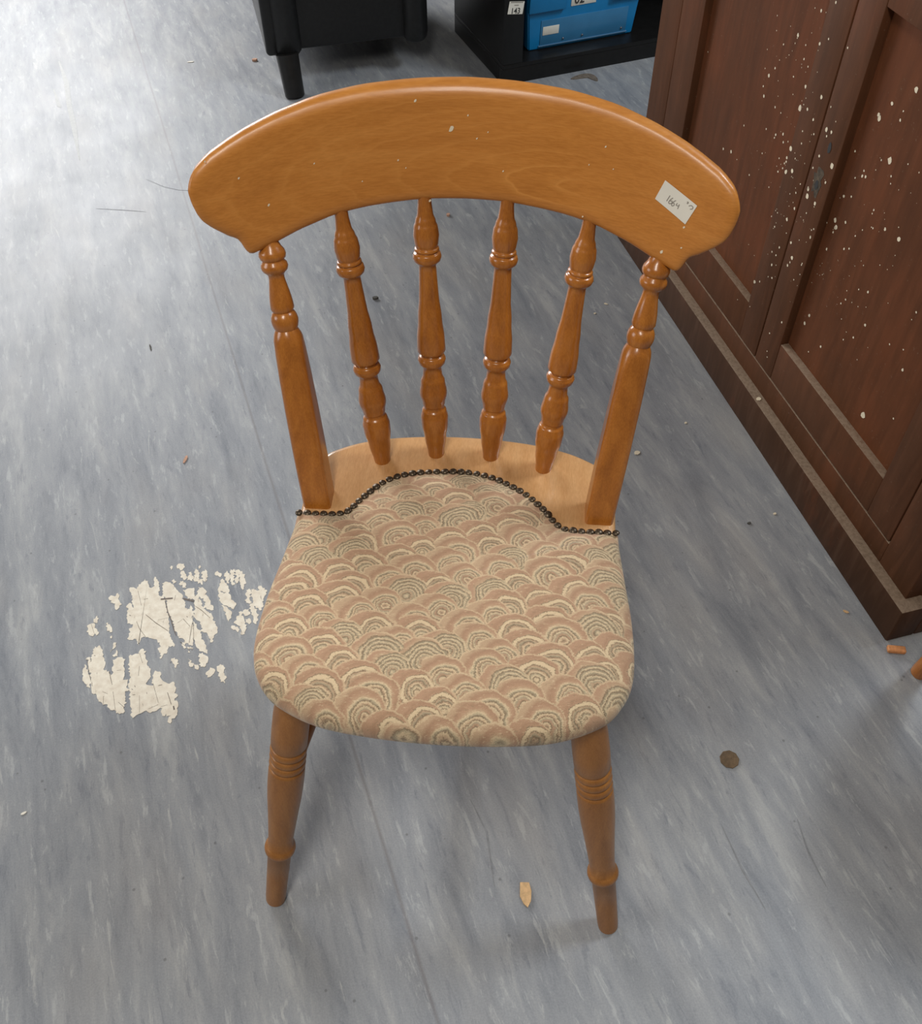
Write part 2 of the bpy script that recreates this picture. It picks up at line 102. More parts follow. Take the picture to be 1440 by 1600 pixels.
def refine(prof, step=0.012):
    """cosine-smooth a turned profile so the beads come out round"""
    out = [prof[0]]
    for (t0, r0), (t1, r1) in zip(prof, prof[1:]):
        n = 4 if abs(r1 - r0) > 0.0012 else 2
        for i in range(1, n + 1):
            f = i / n; out.append((t0 + (t1 - t0) * f, r0 + (r1 - r0) * (0.5 - 0.5 * math.cos(math.pi * f)) if abs(r1 - r0) > 0.0012 else r0 + (r1 - r0) * f))
    return out
def catmull(P, n=8, closed=False):
    P = [np.array(p, float) for p in P]; out = []; N = len(P)
    for i in range(N if closed else N - 1):
        if closed: p0, p1, p2, p3 = P[i - 1], P[i], P[(i + 1) % N], P[(i + 2) % N]
        else: p0, p1, p2, p3 = P[max(i - 1, 0)], P[i], P[i + 1], P[min(i + 2, N - 1)]
        for k in range(n):
            t = k / n
            out.append(0.5 * (2 * p1 + (p2 - p0) * t + (2 * p0 - 5 * p1 + 4 * p2 - p3) * t * t + (3 * p1 - p0 - 3 * p2 + p3) * t ** 3))
    if not closed: out.append(P[-1])
    return np.array(out)
def prism(name, pts, z0, z1, mat, parent=None, smooth=False):
    bm = bmesh.new(); vs = [bm.verts.new((x, y, z0)) for x, y in pts]; f = bm.faces.new(vs)
    r = bmesh.ops.extrude_face_region(bm, geom=[f])
    for v in r['geom']:
        if isinstance(v, bmesh.types.BMVert): v.co.z = z1
    bmesh.ops.triangulate(bm, faces=[q for q in bm.faces if len(q.verts) > 4])
    return from_bm(name, bm, mat, parent, smooth)
def text_mesh(name, body, size, mat, parent, matrix, extrude=0.0):
    c = bpy.data.curves.new(name, 'FONT'); c.body = body; c.size = size; c.extrude = extrude; c.align_x = 'CENTER'; c.align_y = 'CENTER'; c.offset = size * 0.018
    t = bpy.data.objects.new(name + '_tmp', c); COL.objects.link(t)
    dg = bpy.context.evaluated_depsgraph_get(); me = bpy.data.meshes.new_from_object(t.evaluated_get(dg)); me.name = name
    bpy.data.objects.remove(t); bpy.data.curves.remove(c)
    me.materials.clear(); me.materials.append(mat); me.transform(matrix)
    o = bpy.data.objects.new(name, me); COL.objects.link(o); o.parent = parent
    return o

# ------------------------------------------------------------------ materials
class NT:
    def __init__(s, name):
        s.m = bpy.data.materials.new(name); s.m.use_nodes = True; s.t = s.m.node_tree; s.b = s.t.nodes['Principled BSDF']
    def n(s, typ, **kw):
        x = s.t.nodes.new(typ)
        for k, v in kw.items(): setattr(x, k, v)
        return x
    def l(s, a, b): s.t.links.new(a, b)
    def coord(s, scale=(1, 1, 1), rz=0.0, kind='Object'):
        c = s.n('ShaderNodeTexCoord'); mp = s.n('ShaderNodeMapping'); s.l(c.outputs[kind], mp.inputs[0])
        mp.inputs['Rotation'].default_value = (0, 0, rz)
        m2 = s.n('ShaderNodeMapping'); s.l(mp.outputs[0], m2.inputs[0]); m2.inputs['Scale'].default_value = scale
        return m2.outputs[0]
    def noise(s, vec, scale=5, detail=4, rough=0.55, dist=0.0):
        x = s.n('ShaderNodeTexNoise'); s.l(vec, x.inputs['Vector'])
        x.inputs['Scale'].default_value = scale; x.inputs['Detail'].default_value = detail; x.inputs['Roughness'].default_value = rough; x.inputs['Distortion'].default_value = dist
        return x.outputs[0]
    def ramp(s, fac, stops, interp='LINEAR'):
        r = s.n('ShaderNodeValToRGB'); cr = r.color_ramp; cr.interpolation = interp
        while len(cr.elements) < len(stops): cr.elements.new(0.5)
        for e, (p, c) in zip(cr.elements, stops):
            e.position = p; e.color = (*c, 1) if len(c) == 3 else c
        s.l(fac, r.inputs[0]); return r.outputs[0]
    def mix(s, fac, a, b, mode='MIX'):
        x = s.n('ShaderNodeMix', data_type='RGBA', blend_type=mode)
        for sock, v in ((x.inputs[0], fac), (x.inputs[6], a), (x.inputs[7], b)):
            if isinstance(v, (int, float)): sock.default_value = v
            elif isinstance(v, tuple): sock.default_value = (*v, 1)
            else: s.l(v, sock)
        return x.outputs[2]
    def math(s, op, a, b=None, c=None):
        x = s.n('ShaderNodeMath', operation=op)
        for i, v in enumerate((a, b, c)):
            if v is None: continue
            if isinstance(v, (int, float)): x.inputs[i].default_value = v
            else: s.l(v, x.inputs[i])
        return x.outputs[0]
    def bump(s, h, strength=0.2, dist=0.002):
        x = s.n('ShaderNodeBump'); x.inputs['Strength'].default_value = strength; x.inputs['Distance'].default_value = dist
        s.l(h, x.inputs['Height']); s.l(x.outputs[0], s.b.inputs['Normal'])
    def out(s, col=None, rough=0.5, spec=None, coat=None, metal=None):
        if col is not None:
            if isinstance(col, tuple): s.b.inputs['Base Color'].default_value = (*col, 1)
            else: s.l(col, s.b.inputs['Base Color'])
        if isinstance(rough, (int, float)): s.b.inputs['Roughness'].default_value = rough
        else: s.l(rough, s.b.inputs['Roughness'])
        if spec is not None: s.b.inputs['Specular IOR Level'].default_value = spec
        if coat is not None: s.b.inputs['Coat Weight'].default_value = coat; s.b.inputs['Coat Roughness'].default_value = 0.18
        if metal is not None: s.b.inputs['Metallic'].default_value = metal
        return s.m

def plain(name, col, rough=0.5, var=0.12, scale=40, spec=0.5, metal=0.0, bump=0.0):
    k = NT(name); v = k.coord(); n = k.noise(v, scale, 5)
    c = k.ramp(n, [(0.3, tuple(x * (1 - var) for x in col)), (0.7, tuple(min(1, x * (1 + var)) for x in col))])
    if bump: k.bump(n, bump, 0.001)
    return k.out(c, rough, spec, metal=metal)

def wood(name, dark, mid, light, stretch, rough=0.36, coat=0.35, contour=0.0):
    k = NT(name); v = k.coord(stretch)
    n1 = k.noise(v, 9, 6, 0.6, 0.4); base = k.ramp(n1, [(0.28, dark), (0.5, mid), (0.75, light)])
    v2 = k.coord(tuple(x * 5 for x in stretch)); n2 = k.noise(v2, 22, 3, 0.6)
    base = k.mix(0.35, base, k.ramp(n2, [(0.35, tuple(x * 0.72 for x in mid)), (0.65, light)]))
    v3 = k.coord(); n3 = k.noise(v3, 7, 3)
    base = k.mix(k.math('MULTIPLY', n3, 0.35), base, mid)
    if contour > 0:   # cathedral figure of the flat-sawn board
        sx = k.n('ShaderNodeSeparateXYZ'); k.l(v3, sx.inputs[0]); wob = k.math('MULTIPLY', k.math('SUBTRACT', k.noise(k.coord((14, 8, 40)), 1.0, 3), 0.5), 0.34)
        ex = k.math('DIVIDE', k.math('SUBTRACT', sx.outputs[0], 0.14), 0.155); ez = k.math('DIVIDE', k.math('SUBTRACT', sx.outputs[2], 0.796), 0.034)
        dd = k.math('ADD', k.math('SQRT', k.math('ADD', k.math('MULTIPLY', ex, ex), k.math('MULTIPLY', ez, ez))), wob)
        fr = k.math('FRACT', k.math('ADD', k.math('MULTIPLY', dd, 2.8), 0.22))
        ln = k.ramp(fr, [(0.0, (1, 1, 1)), (0.05, (0.5, 0.5, 0.5)), (0.22, (0, 0, 0)), (0.93, (0, 0, 0)), (1.0, (1, 1, 1))])
        msk = k.math('MULTIPLY', k.ramp(dd, [(0.0, (1, 1, 1)), (0.85, (1, 1, 1)), (1.0, (0.45, 0.45, 0.45))]), k.ramp(sx.outputs[0], [(0.09, (1, 1, 1)), (0.15, (0, 0, 0))]))
        base = k.mix(k.math('MULTIPLY', k.math('MULTIPLY', ln, msk), contour), base, light)
    r = k.math('ADD', k.math('MULTIPLY', n3, 0.16), rough - 0.08)
    k.bump(n2, 0.04, 0.0006)
    return k.out(base, r, 0.45, coat)

M = {}
M['rail'] = wood('honey_beech_rail', (0.46, 0.160, 0.022), (0.56, 0.206, 0.032), (0.68, 0.288, 0.062), (0.7, 2, 6), 0.42, 0.25, 0.75)
M['turned'] = wood('honey_beech_turned', (0.24, 0.068, 0.008), (0.40, 0.130, 0.016), (0.58, 0.22, 0.036), (9, 9, 1.0), 0.30, 0.5)
M['seatwood'] = wood('honey_beech_seat', (0.46, 0.22, 0.075), (0.56, 0.30, 0.12), (0.65, 0.38, 0.18), (6, 1.2, 6), 0.34, 0.4)
M['legwood'] = wood('worn_beech_leg', (0.21, 0.075, 0.014), (0.31, 0.122, 0.026), (0.42, 0.185, 0.048), (9, 9, 1.0), 0.42, 0.2)
M['brass'] = plain('aged_brass_nail', (0.10, 0.075, 0.050), 0.38, 0.35, 300, 0.5, 0.75)
M['paper'] = plain('white_paper', (0.80, 0.76, 0.66), 0.75, 0.04)
M['ink'] = plain('pencil_ink', (0.30, 0.27, 0.23), 0.8, 0.1)
M['black_ink'] = plain('black_print', (0.03, 0.03, 0.03), 0.8, 0.1)
M['fleck'] = plain('cream_paint', (0.78, 0.68, 0.50), 0.6, 0.08)
def backing():
    k = NT('cream_floor_backing'); v = k.coord(); n = k.noise(v, 90, 4); col = k.ramp(n, [(0.3, (0.70, 0.62, 0.50)), (0.7, (0.86, 0.80, 0.67))])
    n2 = k.noise(k.coord((260, 60, 1), math.radians(-10)), 1.0, 3, 0.6); col = k.mix(k.math('MULTIPLY', k.ramp(n2, [(0.66, (0, 0, 0)), (0.72, (1, 1, 1))]), 0.7), col, (0.30, 0.25, 0.20))
    n3 = k.noise(k.coord((420, 420, 1)), 1.0, 2); col = k.mix(k.math('MULTIPLY', k.ramp(n3, [(0.70, (0, 0, 0)), (0.75, (1, 1, 1))]), 0.7), col, (0.26, 0.21, 0.17))
    return k.out(col, 0.75, 0.3)
M['cream'] = backing()
M['crack'] = plain('dirt_in_crack', (0.16, 0.13, 0.11), 0.85, 0.3, 200)
M['black_paint'] = plain('black_laminate', (0.009, 0.0085, 0.008), 0.35, 0.2, 60, 0.35)
M['leather'] = plain('black_leather', (0.010, 0.010, 0.010), 0.42, 0.25, 90, 0.4, 0.0, 0.1)
M['blackwood'] = plain('black_stained_wood', (0.011, 0.010, 0.009), 0.4, 0.25, 60, 0.4)
M['blue'] = plain('blue_plastic', (0.006, 0.20, 0.46), 0.35, 0.08, 20)
M['pocket'] = plain('clear_label_pocket', (0.045, 0.20, 0.38), 0.22, 0.06, 20)
M['screw'] = plain('dull_steel', (0.18, 0.2, 0.23), 0.4, 0.1, 100, 0.5, 0.8)
M['chip'] = plain('pale_wood_chip', (0.62, 0.40, 0.20), 0.7, 0.2, 200)
M['orange_chip'] = plain('orange_wood_chip', (0.60, 0.25, 0.09), 0.7, 0.2, 200)
M['coin'] = plain('brown_patina', (0.13, 0.085, 0.045), 0.55, 0.25, 260, 0.4)
M['pale_scuff'] = plain('pale_scuff', (0.42, 0.425, 0.41), .6, .12, 90)
M['dark_scuff'] = plain('dark_scuff', (0.22, 0.225, 0.235), .6, .2, 90)
M['dirt'] = plain('dark_grit', (0.08, 0.075, 0.065), 0.85, 0.3, 300)
M['pinkchip'] = plain('pinkish_crumb', (0.52, 0.30, 0.20), 0.8, 0.2, 200)
M['leaf'] = plain('dry_brown_leaf', (0.16, 0.13, 0.10), 0.8, 0.3, 120)

def floor_mat():
    k = NT('marbled_vinyl_floor'); RZ = math.radians(-19.0)
    v1 = k.coord((22, 4.0, 1), RZ); n1 = k.noise(v1, 1.0, 8, 0.70, 0.3)
    col = k.ramp(n1, [(0.32, (0.185, 0.198, 0.220)), (0.46, (0.258, 0.270, 0.288)), (0.55, (0.298, 0.308, 0.320)), (0.70, (0.40, 0.405, 0.40))])
    v2 = k.coord((66, 13, 1), RZ); n2 = k.noise(v2, 1.0, 7, 0.72, 0.35)
    lt = k.ramp(n2, [(0.565, (0, 0, 0)), (0.64, (1, 1, 1))]); col = k.mix(k.math('MULTIPLY', lt, 0.48), col, (0.50, 0.51, 0.50))
    dk = k.ramp(n2, [(0.35, (1, 1, 1)), (0.43, (0, 0, 0))]); col = k.mix(k.math('MULTIPLY', dk, 0.48), col, (0.14, 0.152, 0.182))
    v5 = k.coord((30, 7, 1), RZ); n5 = k.noise(v5, 1.3, 6, 0.66, 0.5)
    dk = k.ramp(n5, [(0.28, (1, 1, 1)), (0.36, (0, 0, 0))]); col = k.mix(k.math('MULTIPLY', dk, 0.50), col, (0.13, 0.145, 0.18))
    lt = k.ramp(n5, [(0.64, (0, 0, 0)), (0.70, (1, 1, 1))]); col = k.mix(k.math('MULTIPLY', lt, 0.50), col, (0.54, 0.54, 0.51))
    v3 = k.coord((9, 3, 1), RZ); n3 = k.noise(v3, 1.0, 3, 0.5)
    col = k.mix(k.math('MULTIPLY', k.ramp(n3, [(0.5, (0, 0, 0)), (0.75, (1, 1, 1))]), 0.35), col, (0.34, 0.315, 0.285))
    v4 = k.coord((1, 1, 1)); n4 = k.noise(v4, 420, 2, 0.6)
    col = k.mix(0.12, col, k.ramp(n4, [(0.35, (0.15, 0.15, 0.16)), (0.65, (0.45, 0.46, 0.46))]))
    # grit specks
    vo = k.n('ShaderNodeTexVoronoi'); k.l(v4, vo.inputs['Vector']); vo.inputs['Scale'].default_value = 24
    sp = k.ramp(vo.outputs['Distance'], [(0.035, (1, 1, 1)), (0.06, (0, 0, 0))]); col = k.mix(k.math('MULTIPLY', sp, 0.5), col, (0.10, 0.10, 0.10))
    # welded seam between two sheets: distance to the line through P0 with unit normal N
    c = k.n('ShaderNodeTexCoord'); sx = k.n('ShaderNodeSeparateXYZ'); k.l(c.outputs['Object'], sx.inputs[0])
    nx, ny = SEAM_N; d = k.math('ADD', k.math('MULTIPLY', sx.outputs[0], nx), k.math('MULTIPLY', sx.outputs[1], ny))
    d = k.math('ADD', d, k.math('MULTIPLY', k.math('SUBTRACT', k.noise(v4, 2.0, 1), 0.5), 0.008))
    d = k.math('ABSOLUTE', k.math('SUBTRACT', d, SEAM_D))
    ln = k.ramp(d, [(0.0007, (1, 1, 1)), (0.0018, (0, 0, 0))]); col = k.mix(k.math('MULTIPLY', ln, 0.4), col, (0.13, 0.105, 0.10))
    nr = k.noise(v4, 5, 5, 0.6); r = k.math('ADD', k.math('MULTIPLY', nr, 0.20), 0.36)
    k.bump(k.noise(v4, 60, 3), 0.05, 0.002)
    return k.out(col, r, 0.30)
SEAM_P0, SEAM_P1 = Vector((-1.0949, 3.322)), Vector((-0.0695, 0.3802))
_d = (SEAM_P1 - SEAM_P0).normalized(); SEAM_N = (-_d.y, _d.x); SEAM_D = SEAM_P0.x * SEAM_N[0] + SEAM_P0.y * SEAM_N[1]
M['floor'] = floor_mat()

def cupboard_mat(name, a, b, dust=0.75):
    k = NT(name); v = k.coord((14, 14, 1.6)); n1 = k.noise(v, 4, 6, 0.6, 0.6)
    col = k.ramp(n1, [(0.28, tuple(x * 0.75 for x in a)), (0.5, a), (0.75, b)])
    v2 = k.coord(); n2 = k.noise(v2, 5, 4, 0.6); col = k.mix(k.math('MULTIPLY', k.ramp(n2, [(0.45, (0, 0, 0)), (0.75, (1, 1, 1))]), 0.35), col, b)
    n4 = k.noise(v2, 160, 3, 0.7); col = k.mix(k.math('MULTIPLY', k.ramp(n4, [(0.66, (0, 0, 0)), (0.74, (1, 1, 1))]), 0.4), col, (0.26, 0.19, 0.14))
    n6 = k.noise(k.coord((3, 3, 1.4)), 3.2, 6, 0.65); col = k.mix(k.math('MULTIPLY', k.ramp(n6, [(0.40, (1, 1, 1)), (0.60, (0, 0, 0))]), 0.32), col, (0.050, 0.026, 0.013)); col = k.mix(k.math('MULTIPLY', k.ramp(n6, [(0.56, (0, 0, 0)), (0.72, (1, 1, 1))]), 0.5), col, (0.150, 0.046, 0.018))
    # dust that has settled on upward faces
    g = k.n('ShaderNodeNewGeometry'); sx = k.n('ShaderNodeSeparateXYZ'); k.l(g.outputs['Normal'], sx.inputs[0])
    up = k.ramp(sx.outputs[2], [(0.6, (0, 0, 0)), (0.9, (1, 1, 1))])
    col = k.mix(k.math('MULTIPLY', k.math('MULTIPLY', up, dust), k.ramp(n4, [(0.30, (0.55, 0.55, 0.55)), (0.6, (1, 1, 1))])), col, (0.33, 0.25, 0.18))
    r = k.math('ADD', k.math('MULTIPLY', n2, 0.2), 0.42); k.bump(n1, 0.12, 0.001)
    return k.out(col, r, 0.14)
M['cup_panel'] = cupboard_mat('red_brown_panel_paint', (0.128, 0.044, 0.018), (0.165, 0.056, 0.024))
M['cup_frame'] = cupboard_mat('brown_frame_paint', (0.108, 0.042, 0.019), (0.138, 0.055, 0.026))
M['cup_plinth'] = cupboard_mat('scuffed_plinth_paint', (0.066, 0.030, 0.016), (0.105, 0.055, 0.034))

def fabric_mat():
    """woven upholstery: overlapping scallops with striped arcs"""
    g = bpy.data.node_groups.new('scallop_row', 'ShaderNodeTree')
    I = g.interface
    I.new_socket('UV', in_out='INPUT', socket_type='NodeSocketVector'); I.new_socket('Row', in_out='INPUT', socket_type='NodeSocketFloat'); I.new_socket('Prev', in_out='INPUT', socket_type='NodeSocketColor')
    I.new_socket('Color', in_out='OUTPUT', socket_type='NodeSocketColor')
    class G(NT):
        def __init__(s): s.t = g
    k = G(); gi = k.n('NodeGroupInput'); go = k.n('NodeGroupOutput')
    DU, DV, R0 = 0.058, 0.0160, 0.0310
    sx = k.n('ShaderNodeSeparateXYZ'); k.l(gi.outputs['UV'], sx.inputs[0]); u, v = sx.outputs[0], sx.outputs[1]
    j = k.math('ADD', k.math('FLOOR', k.math('DIVIDE', v, DV)), gi.outputs['Row'])
    off = k.math('MULTIPLY', k.math('FRACT', k.math('MULTIPLY', j, 0.5)), DU)
    off = k.math('ADD', off, k.math('MULTIPLY', k.math('FRACT', k.math('MULTIPLY', j, 0.25)), 0.022))
    i = k.math('ROUND', k.math('DIVIDE', k.math('SUBTRACT', u, off), DU))
    cb = k.n('ShaderNodeCombineXYZ'); k.l(i, cb.inputs[0]); k.l(j, cb.inputs[1]); wn = k.n('ShaderNodeTexWhiteNoise', noise_dimensions='2D'); k.l(cb.outputs[0], wn.inputs['Vector'])
    ws = k.n('ShaderNodeSeparateXYZ'); k.l(wn.outputs['Color'], ws.inputs[0])
    cx = k.math('ADD', k.math('ADD', k.math('MULTIPLY', i, DU), off), k.math('MULTIPLY', k.math('SUBTRACT', ws.outputs[0], 0.5), 0.014))
    cy = k.math('ADD', k.math('MULTIPLY', j, DV), k.math('MULTIPLY', k.math('SUBTRACT', ws.outputs[2], 0.5), 0.004))
    du = k.math('SUBTRACT', u, cx); dv = k.math('SUBTRACT', v, cy)
    R = k.math('MULTIPLY', k.math('ADD', k.math('MULTIPLY', ws.outputs[1], 0.26), 0.80), R0)
    d = k.math('DIVIDE', k.math('SQRT', k.math('ADD', k.math('MULTIPLY', du, du), k.math('MULTIPLY', k.math('MULTIPLY', dv, dv), 1.25))), R)
    # inner arcs are off-centre so the outer band is fatter at the top right
    du2 = k.math('ADD', du, k.math('MULTIPLY', R, k.math('SUBTRACT', k.math('MULTIPLY', ws.outputs[1], 0.25), 0.36))); dv2 = k.math('ADD', dv, k.math('MULTIPLY', R, 0.06))
    d2 = k.math('DIVIDE', k.math('SQRT', k.math('ADD', k.math('MULTIPLY', du2, du2), k.math('MULTIPLY', k.math('MULTIPLY', dv2, dv2), 1.0))), R)
    pink, pk2, cream, sage, brown, tan = (0.48, 0.282, 0.170), (0.40, 0.225, 0.132), (0.76, 0.585, 0.36), (0.385, 0.322, 0.205), (0.17, 0.118, 0.066), (0.54, 0.365, 0.222)
    A = k.ramp(d2, [(0.0, tan), (0.06, cream), (0.12, brown), (0.16, cream), (0.22, sage), (0.26, brown), (0.30, cream), (0.35, tan), (0.40, brown), (0.44, sage), (0.49, tan), (0.53, brown), (0.57, cream), (0.67, cream), (0.70, brown), (0.725, pink), (0.83, pk2), (0.95, pink)], 'LINEAR')
    B = k.ramp(d2, [(0.0, brown), (0.08, tan), (0.13, cream), (0.17, brown), (0.22, pink), (0.29, sage), (0.33, cream), (0.37, brown), (0.41, tan), (0.46, cream), (0.50, brown), (0.54, sage), (0.60, cream), (0.64, tan), (0.70, pink), (0.84, pk2), (1.0, tan)], 'LINEAR')
    C = k.ramp(d2, [(0.0, cream), (0.10, sage), (0.14, brown), (0.18, tan), (0.25, sage), (0.29, cream), (0.33, brown), (0.38, sage), (0.43, cream), (0.47, brown), (0.52, sage), (0.57, cream), (0.61, sage), (0.66, brown), (0.70, cream), (0.75, sage), (0.80, brown), (0.84, tan), (1.0, pink)], 'LINEAR')
    col = k.mix(k.math('GREATER_THAN', ws.outputs[2], 0.40), A, B); col = k.mix(k.math('GREATER_THAN', ws.outputs[2], 0.80), col, C)
    edge = k.ramp(d, [(0.925, (0, 0, 0)), (0.95, (1, 1, 1))]); col = k.mix(k.math('MULTIPLY', edge, 0.6), col, cream)
    res = k.mix(k.math('LESS_THAN', d, 1.0), gi.outputs['Prev'], col); k.l(res, go.inputs['Color'])
    f = NT('scallop_upholstery'); c = f.n('ShaderNodeTexCoord')
    mp = f.n('ShaderNodeMapping'); f.l(c.outputs['Object'], mp.inputs[0]); mp.inputs['Rotation'].default_value = (0, 0, math.radians(4))
    nz = f.n('ShaderNodeTexNoise'); f.l(mp.outputs[0], nz.inputs['Vector']); nz.inputs['Scale'].default_value = 55; nz.inputs['Detail'].default_value = 3
    vm = f.n('ShaderNodeVectorMath', operation='MULTIPLY_ADD'); f.l(nz.outputs['Color'], vm.inputs[0]); vm.inputs[1].default_value = (0.012, 0.008, 0); f.l(mp.outputs[0], vm.inputs[2])
    vh = f.n('ShaderNodeTexNoise'); f.l(mp.outputs[0], vh.inputs['Vector']); vh.inputs['Scale'].default_value = 700; vh.inputs['Detail'].default_value = 1
    vm2 = f.n('ShaderNodeVectorMath', operation='MULTIPLY_ADD'); f.l(vh.outputs['Color'], vm2.inputs[0]); vm2.inputs[1].default_value = (0.0050, 0.0030, 0); f.l(vm.outputs[0], vm2.inputs[2])
    prev = None
    for row in (2, 1, 0, -1, -2):
        gn = f.n('ShaderNodeGroup', node_tree=g); f.l(vm2.outputs[0], gn.inputs['UV']); gn.inputs['Row'].default_value = row
        if prev is None: gn.inputs['Prev'].default_value = (0.44, 0.29, 0.19, 1)
        else: f.l(prev, gn.inputs['Prev'])
        prev = gn.outputs['Color']
    wv = f.coord((1000, 1400, 800)); n = f.noise(wv, 1.0, 2)
    col = f.mix(0.20, prev, f.ramp(n, [(0.3, (0.26, 0.18, 0.11)), (0.7, (0.62, 0.46, 0.32))]))
    tk = f.noise(f.coord((170, 620, 1), math.radians(-12)), 1.0, 3, 0.7); col = f.mix(f.math('MULTIPLY', f.ramp(tk, [(0.60, (0, 0, 0)), (0.66, (1, 1, 1))]), 0.45), col, (0.25, 0.19, 0.11)); col = f.mix(f.math('MULTIPLY', f.ramp(tk, [(0.34, (1, 1, 1)), (0.40, (0, 0, 0))]), 0.40), col, (0.78, 0.62, 0.40))
    big = f.noise(f.coord(), 14, 2); col = f.mix(f.math('MULTIPLY', big, 0.10), col, (0.46, 0.315, 0.215))
    f.bump(n, 0.3, 0.0008)
    f.b.inputs['Sheen Weight'].default_value = 0.15
    return f.out(col, 0.85, 0.2)
M['fabric'] = fabric_mat()

# ------------------------------------------------------------------ floor (setting)
fl = mesh('floor', [(-4, -1.5, 0), (4, -1.5, 0), (4, 6.5, 0), (-4, 6.5, 0)], [(0, 1, 2, 3)], M['floor'])
fl['kind'] = 'structure'; fl['label'] = 'blue-grey marbled vinyl floor with worn patches'
def jag(P, amp=0.0013, step=0.0026):
    out = []
    n = len(P)
    for i in range(n):
        a, b = np.array(P[i]), np.array(P[(i + 1) % n]); L = np.linalg.norm(b - a); m = max(1, int(L / step))
        nn = np.array([-(b - a)[1], (b - a)[0]]) / max(L, 1e-6)
        for q in range(m):
            w = a + (b - a) * q / m
            if q: w = w + nn * rng.normal(0, amp)
            out.append(tuple(w))
    return out
for P in PATCH:
    prism('worn_patch', jag(P), -0.0004, 0.0004 + 0.000004 * PATCH.index(P), M['cream'], fl)
cr_bm = bmesh.new()
for P, w in CRACK:
    P = [Vector((x, y)) for x, y in P]
    L = []; Rr = []
    for i, p in enumerate(P):
        d = (P[min(i + 1, len(P) - 1)] - P[max(i - 1, 0)]).normalized(); nrm = Vector((-d.y, d.x)); ww = w * (0.5 if 0 < i < len(P) - 1 else (0.5 if w > 0.0015 else 0.28))
        L.append(cr_bm.verts.new((p.x + nrm.x * ww, p.y + nrm.y * ww, 0.0008))); Rr.append(cr_bm.verts.new((p.x - nrm.x * ww, p.y - nrm.y * ww, 0.0008)))
    for i in range(len(P) - 1): cr_bm.faces.new((L[i], L[i + 1], Rr[i + 1], Rr[i]))
ck = from_bm('crack_dirt', cr_bm, M['crack'], fl); ck['kind'] = 'stuff'; ck['label'] = 'dark scratches across the cream worn patches'

def strip(name, P, w, mat):
    P = [Vector(p) for p in P]; V = []
    for i, p in enumerate(P):
        d = (P[min(i + 1, len(P) - 1)] - P[max(i - 1, 0)]).normalized(); ww = w * (0.5 if 0 < i < len(P) - 1 else 0.12)
        V += [(p.x - d.y * ww, p.y + d.x * ww, .0004), (p.x + d.y * ww, p.y - d.x * ww, .0004)]
    return mesh(name, V, [(2 * i, 2 * i + 1, 2 * i + 3, 2 * i + 2) for i in range(len(P) - 1)], M[mat], fl)
for P, w, mt in SCUFF: strip('scuff_mark', P, w, mt)

# ------------------------------------------------------------------ dining chair
chair = empty('dining_chair', (-0.0343, 0.4182, 0), math.radians(-5.1492))
tag(chair, 'honey beech spindle-back dining chair with padded scallop-patterned seat', 'chair')
HS = 0.4374
def YS(x, z): return 0.4712 + 0.2024 * (z - 0.764) - 1.2477 * x * x
# top rail: curved board, rounded edges
RB = [(0, .768), (.045, .7675), (.0824, .7648), (.103, .7632), (.1244, .7605), (.1375, .7585), (.159, .7525), (.1705, .7495), (.192, .742), (.2105, .7365), (.2160, .7350), (.2205, .7353), (.2245, .7395), (.2272, .7470), (.2297, .7530), (.2330, .7560), (.2385, .7598), (.2515, .7722), (.2590, .7815), (.2625, .7900), (.2655, .8010), (.2668, .8110)]
RT = [(0, .8830), (.045, .8822), (.0685, .8812), (.1, .8796), (.112, .8785), (.142, .8748), (.155, .8725), (.184, .8657), (.1976, .8616), (.2145, .8560), (.2295, .8498), (.2455, .8422), (.2515, .8382), (.2590, .8320), (.2630, .8262), (.2655, .8200), (.2668, .8140)]
def make_rail():
    xs = np.array(sorted(set(np.round(np.concatenate([0.2668 * np.sin(np.linspace(0, math.pi / 2, 54)), np.linspace(.214, .262, 22)]), 5))))
    bx, bz = zip(*RB); tx, tz = zip(*RT)
    bot = np.interp(xs, bx, bz); top = np.interp(xs, tx, tz)
    xs = np.concatenate([-xs[:0:-1], xs]); bot = np.concatenate([bot[:0:-1], bot]); top = np.concatenate([top[:0:-1], top])
    out = np.concatenate([np.c_[xs, bot], np.c_[xs, top][::-1]]); A = out; B = np.roll(out, -1, 0); AB = B - A; LL = (AB ** 2).sum(1) + 1e-12
    f = np.array([0, .012, .03, .055, .085, .12, .17, .25, .36, .5]); f = np.concatenate([f, 1 - f[-2::-1]]); nr = len(f); nc = len(xs)
    T, RF, RW = 0.025, 0.0095, 0.013
    VF = []; VB = []
    for i in range(nc):
        for q in f:
            z = bot[i] + (top[i] - bot[i]) * q; p = np.array([xs[i], z])
            t = np.clip(((p - A) * AB).sum(1) / LL, 0, 1); d = np.sqrt((((A + AB * t[:, None]) - p) ** 2).sum(1).min())
            e = RF * (1 - math.sqrt(max(1 - (max(RW - d, 0) / RW) ** 2, 0))); y = YS(xs[i], z)
            VF.append((xs[i], y + e, z)); VB.append((xs[i], y + T - e, z))
    N = nc * nr; Fc = []
    for i in range(nc - 1):
        for q in range(nr - 1):
            a = i * nr + q; Fc.append((a, a + nr, a + nr + 1, a + 1)); Fc.append((N + a, N + a + 1, N + a + nr + 1, N + a + nr))
        Fc.append((i * nr, N + i * nr, N + (i + 1) * nr, (i + 1) * nr)); a = i * nr + nr - 1; Fc.append((a, a + nr, N + a + nr, N + a))
    for q in range(nr - 1):
        Fc.append((q, q + 1, N + q + 1, N + q)); a = (nc - 1) * nr + q; Fc.append((a, N + a, N + a + 1, a + 1))
    return mesh('top_rail', VF + VB, Fc, M['rail'], chair, 60)
rail = make_rail()
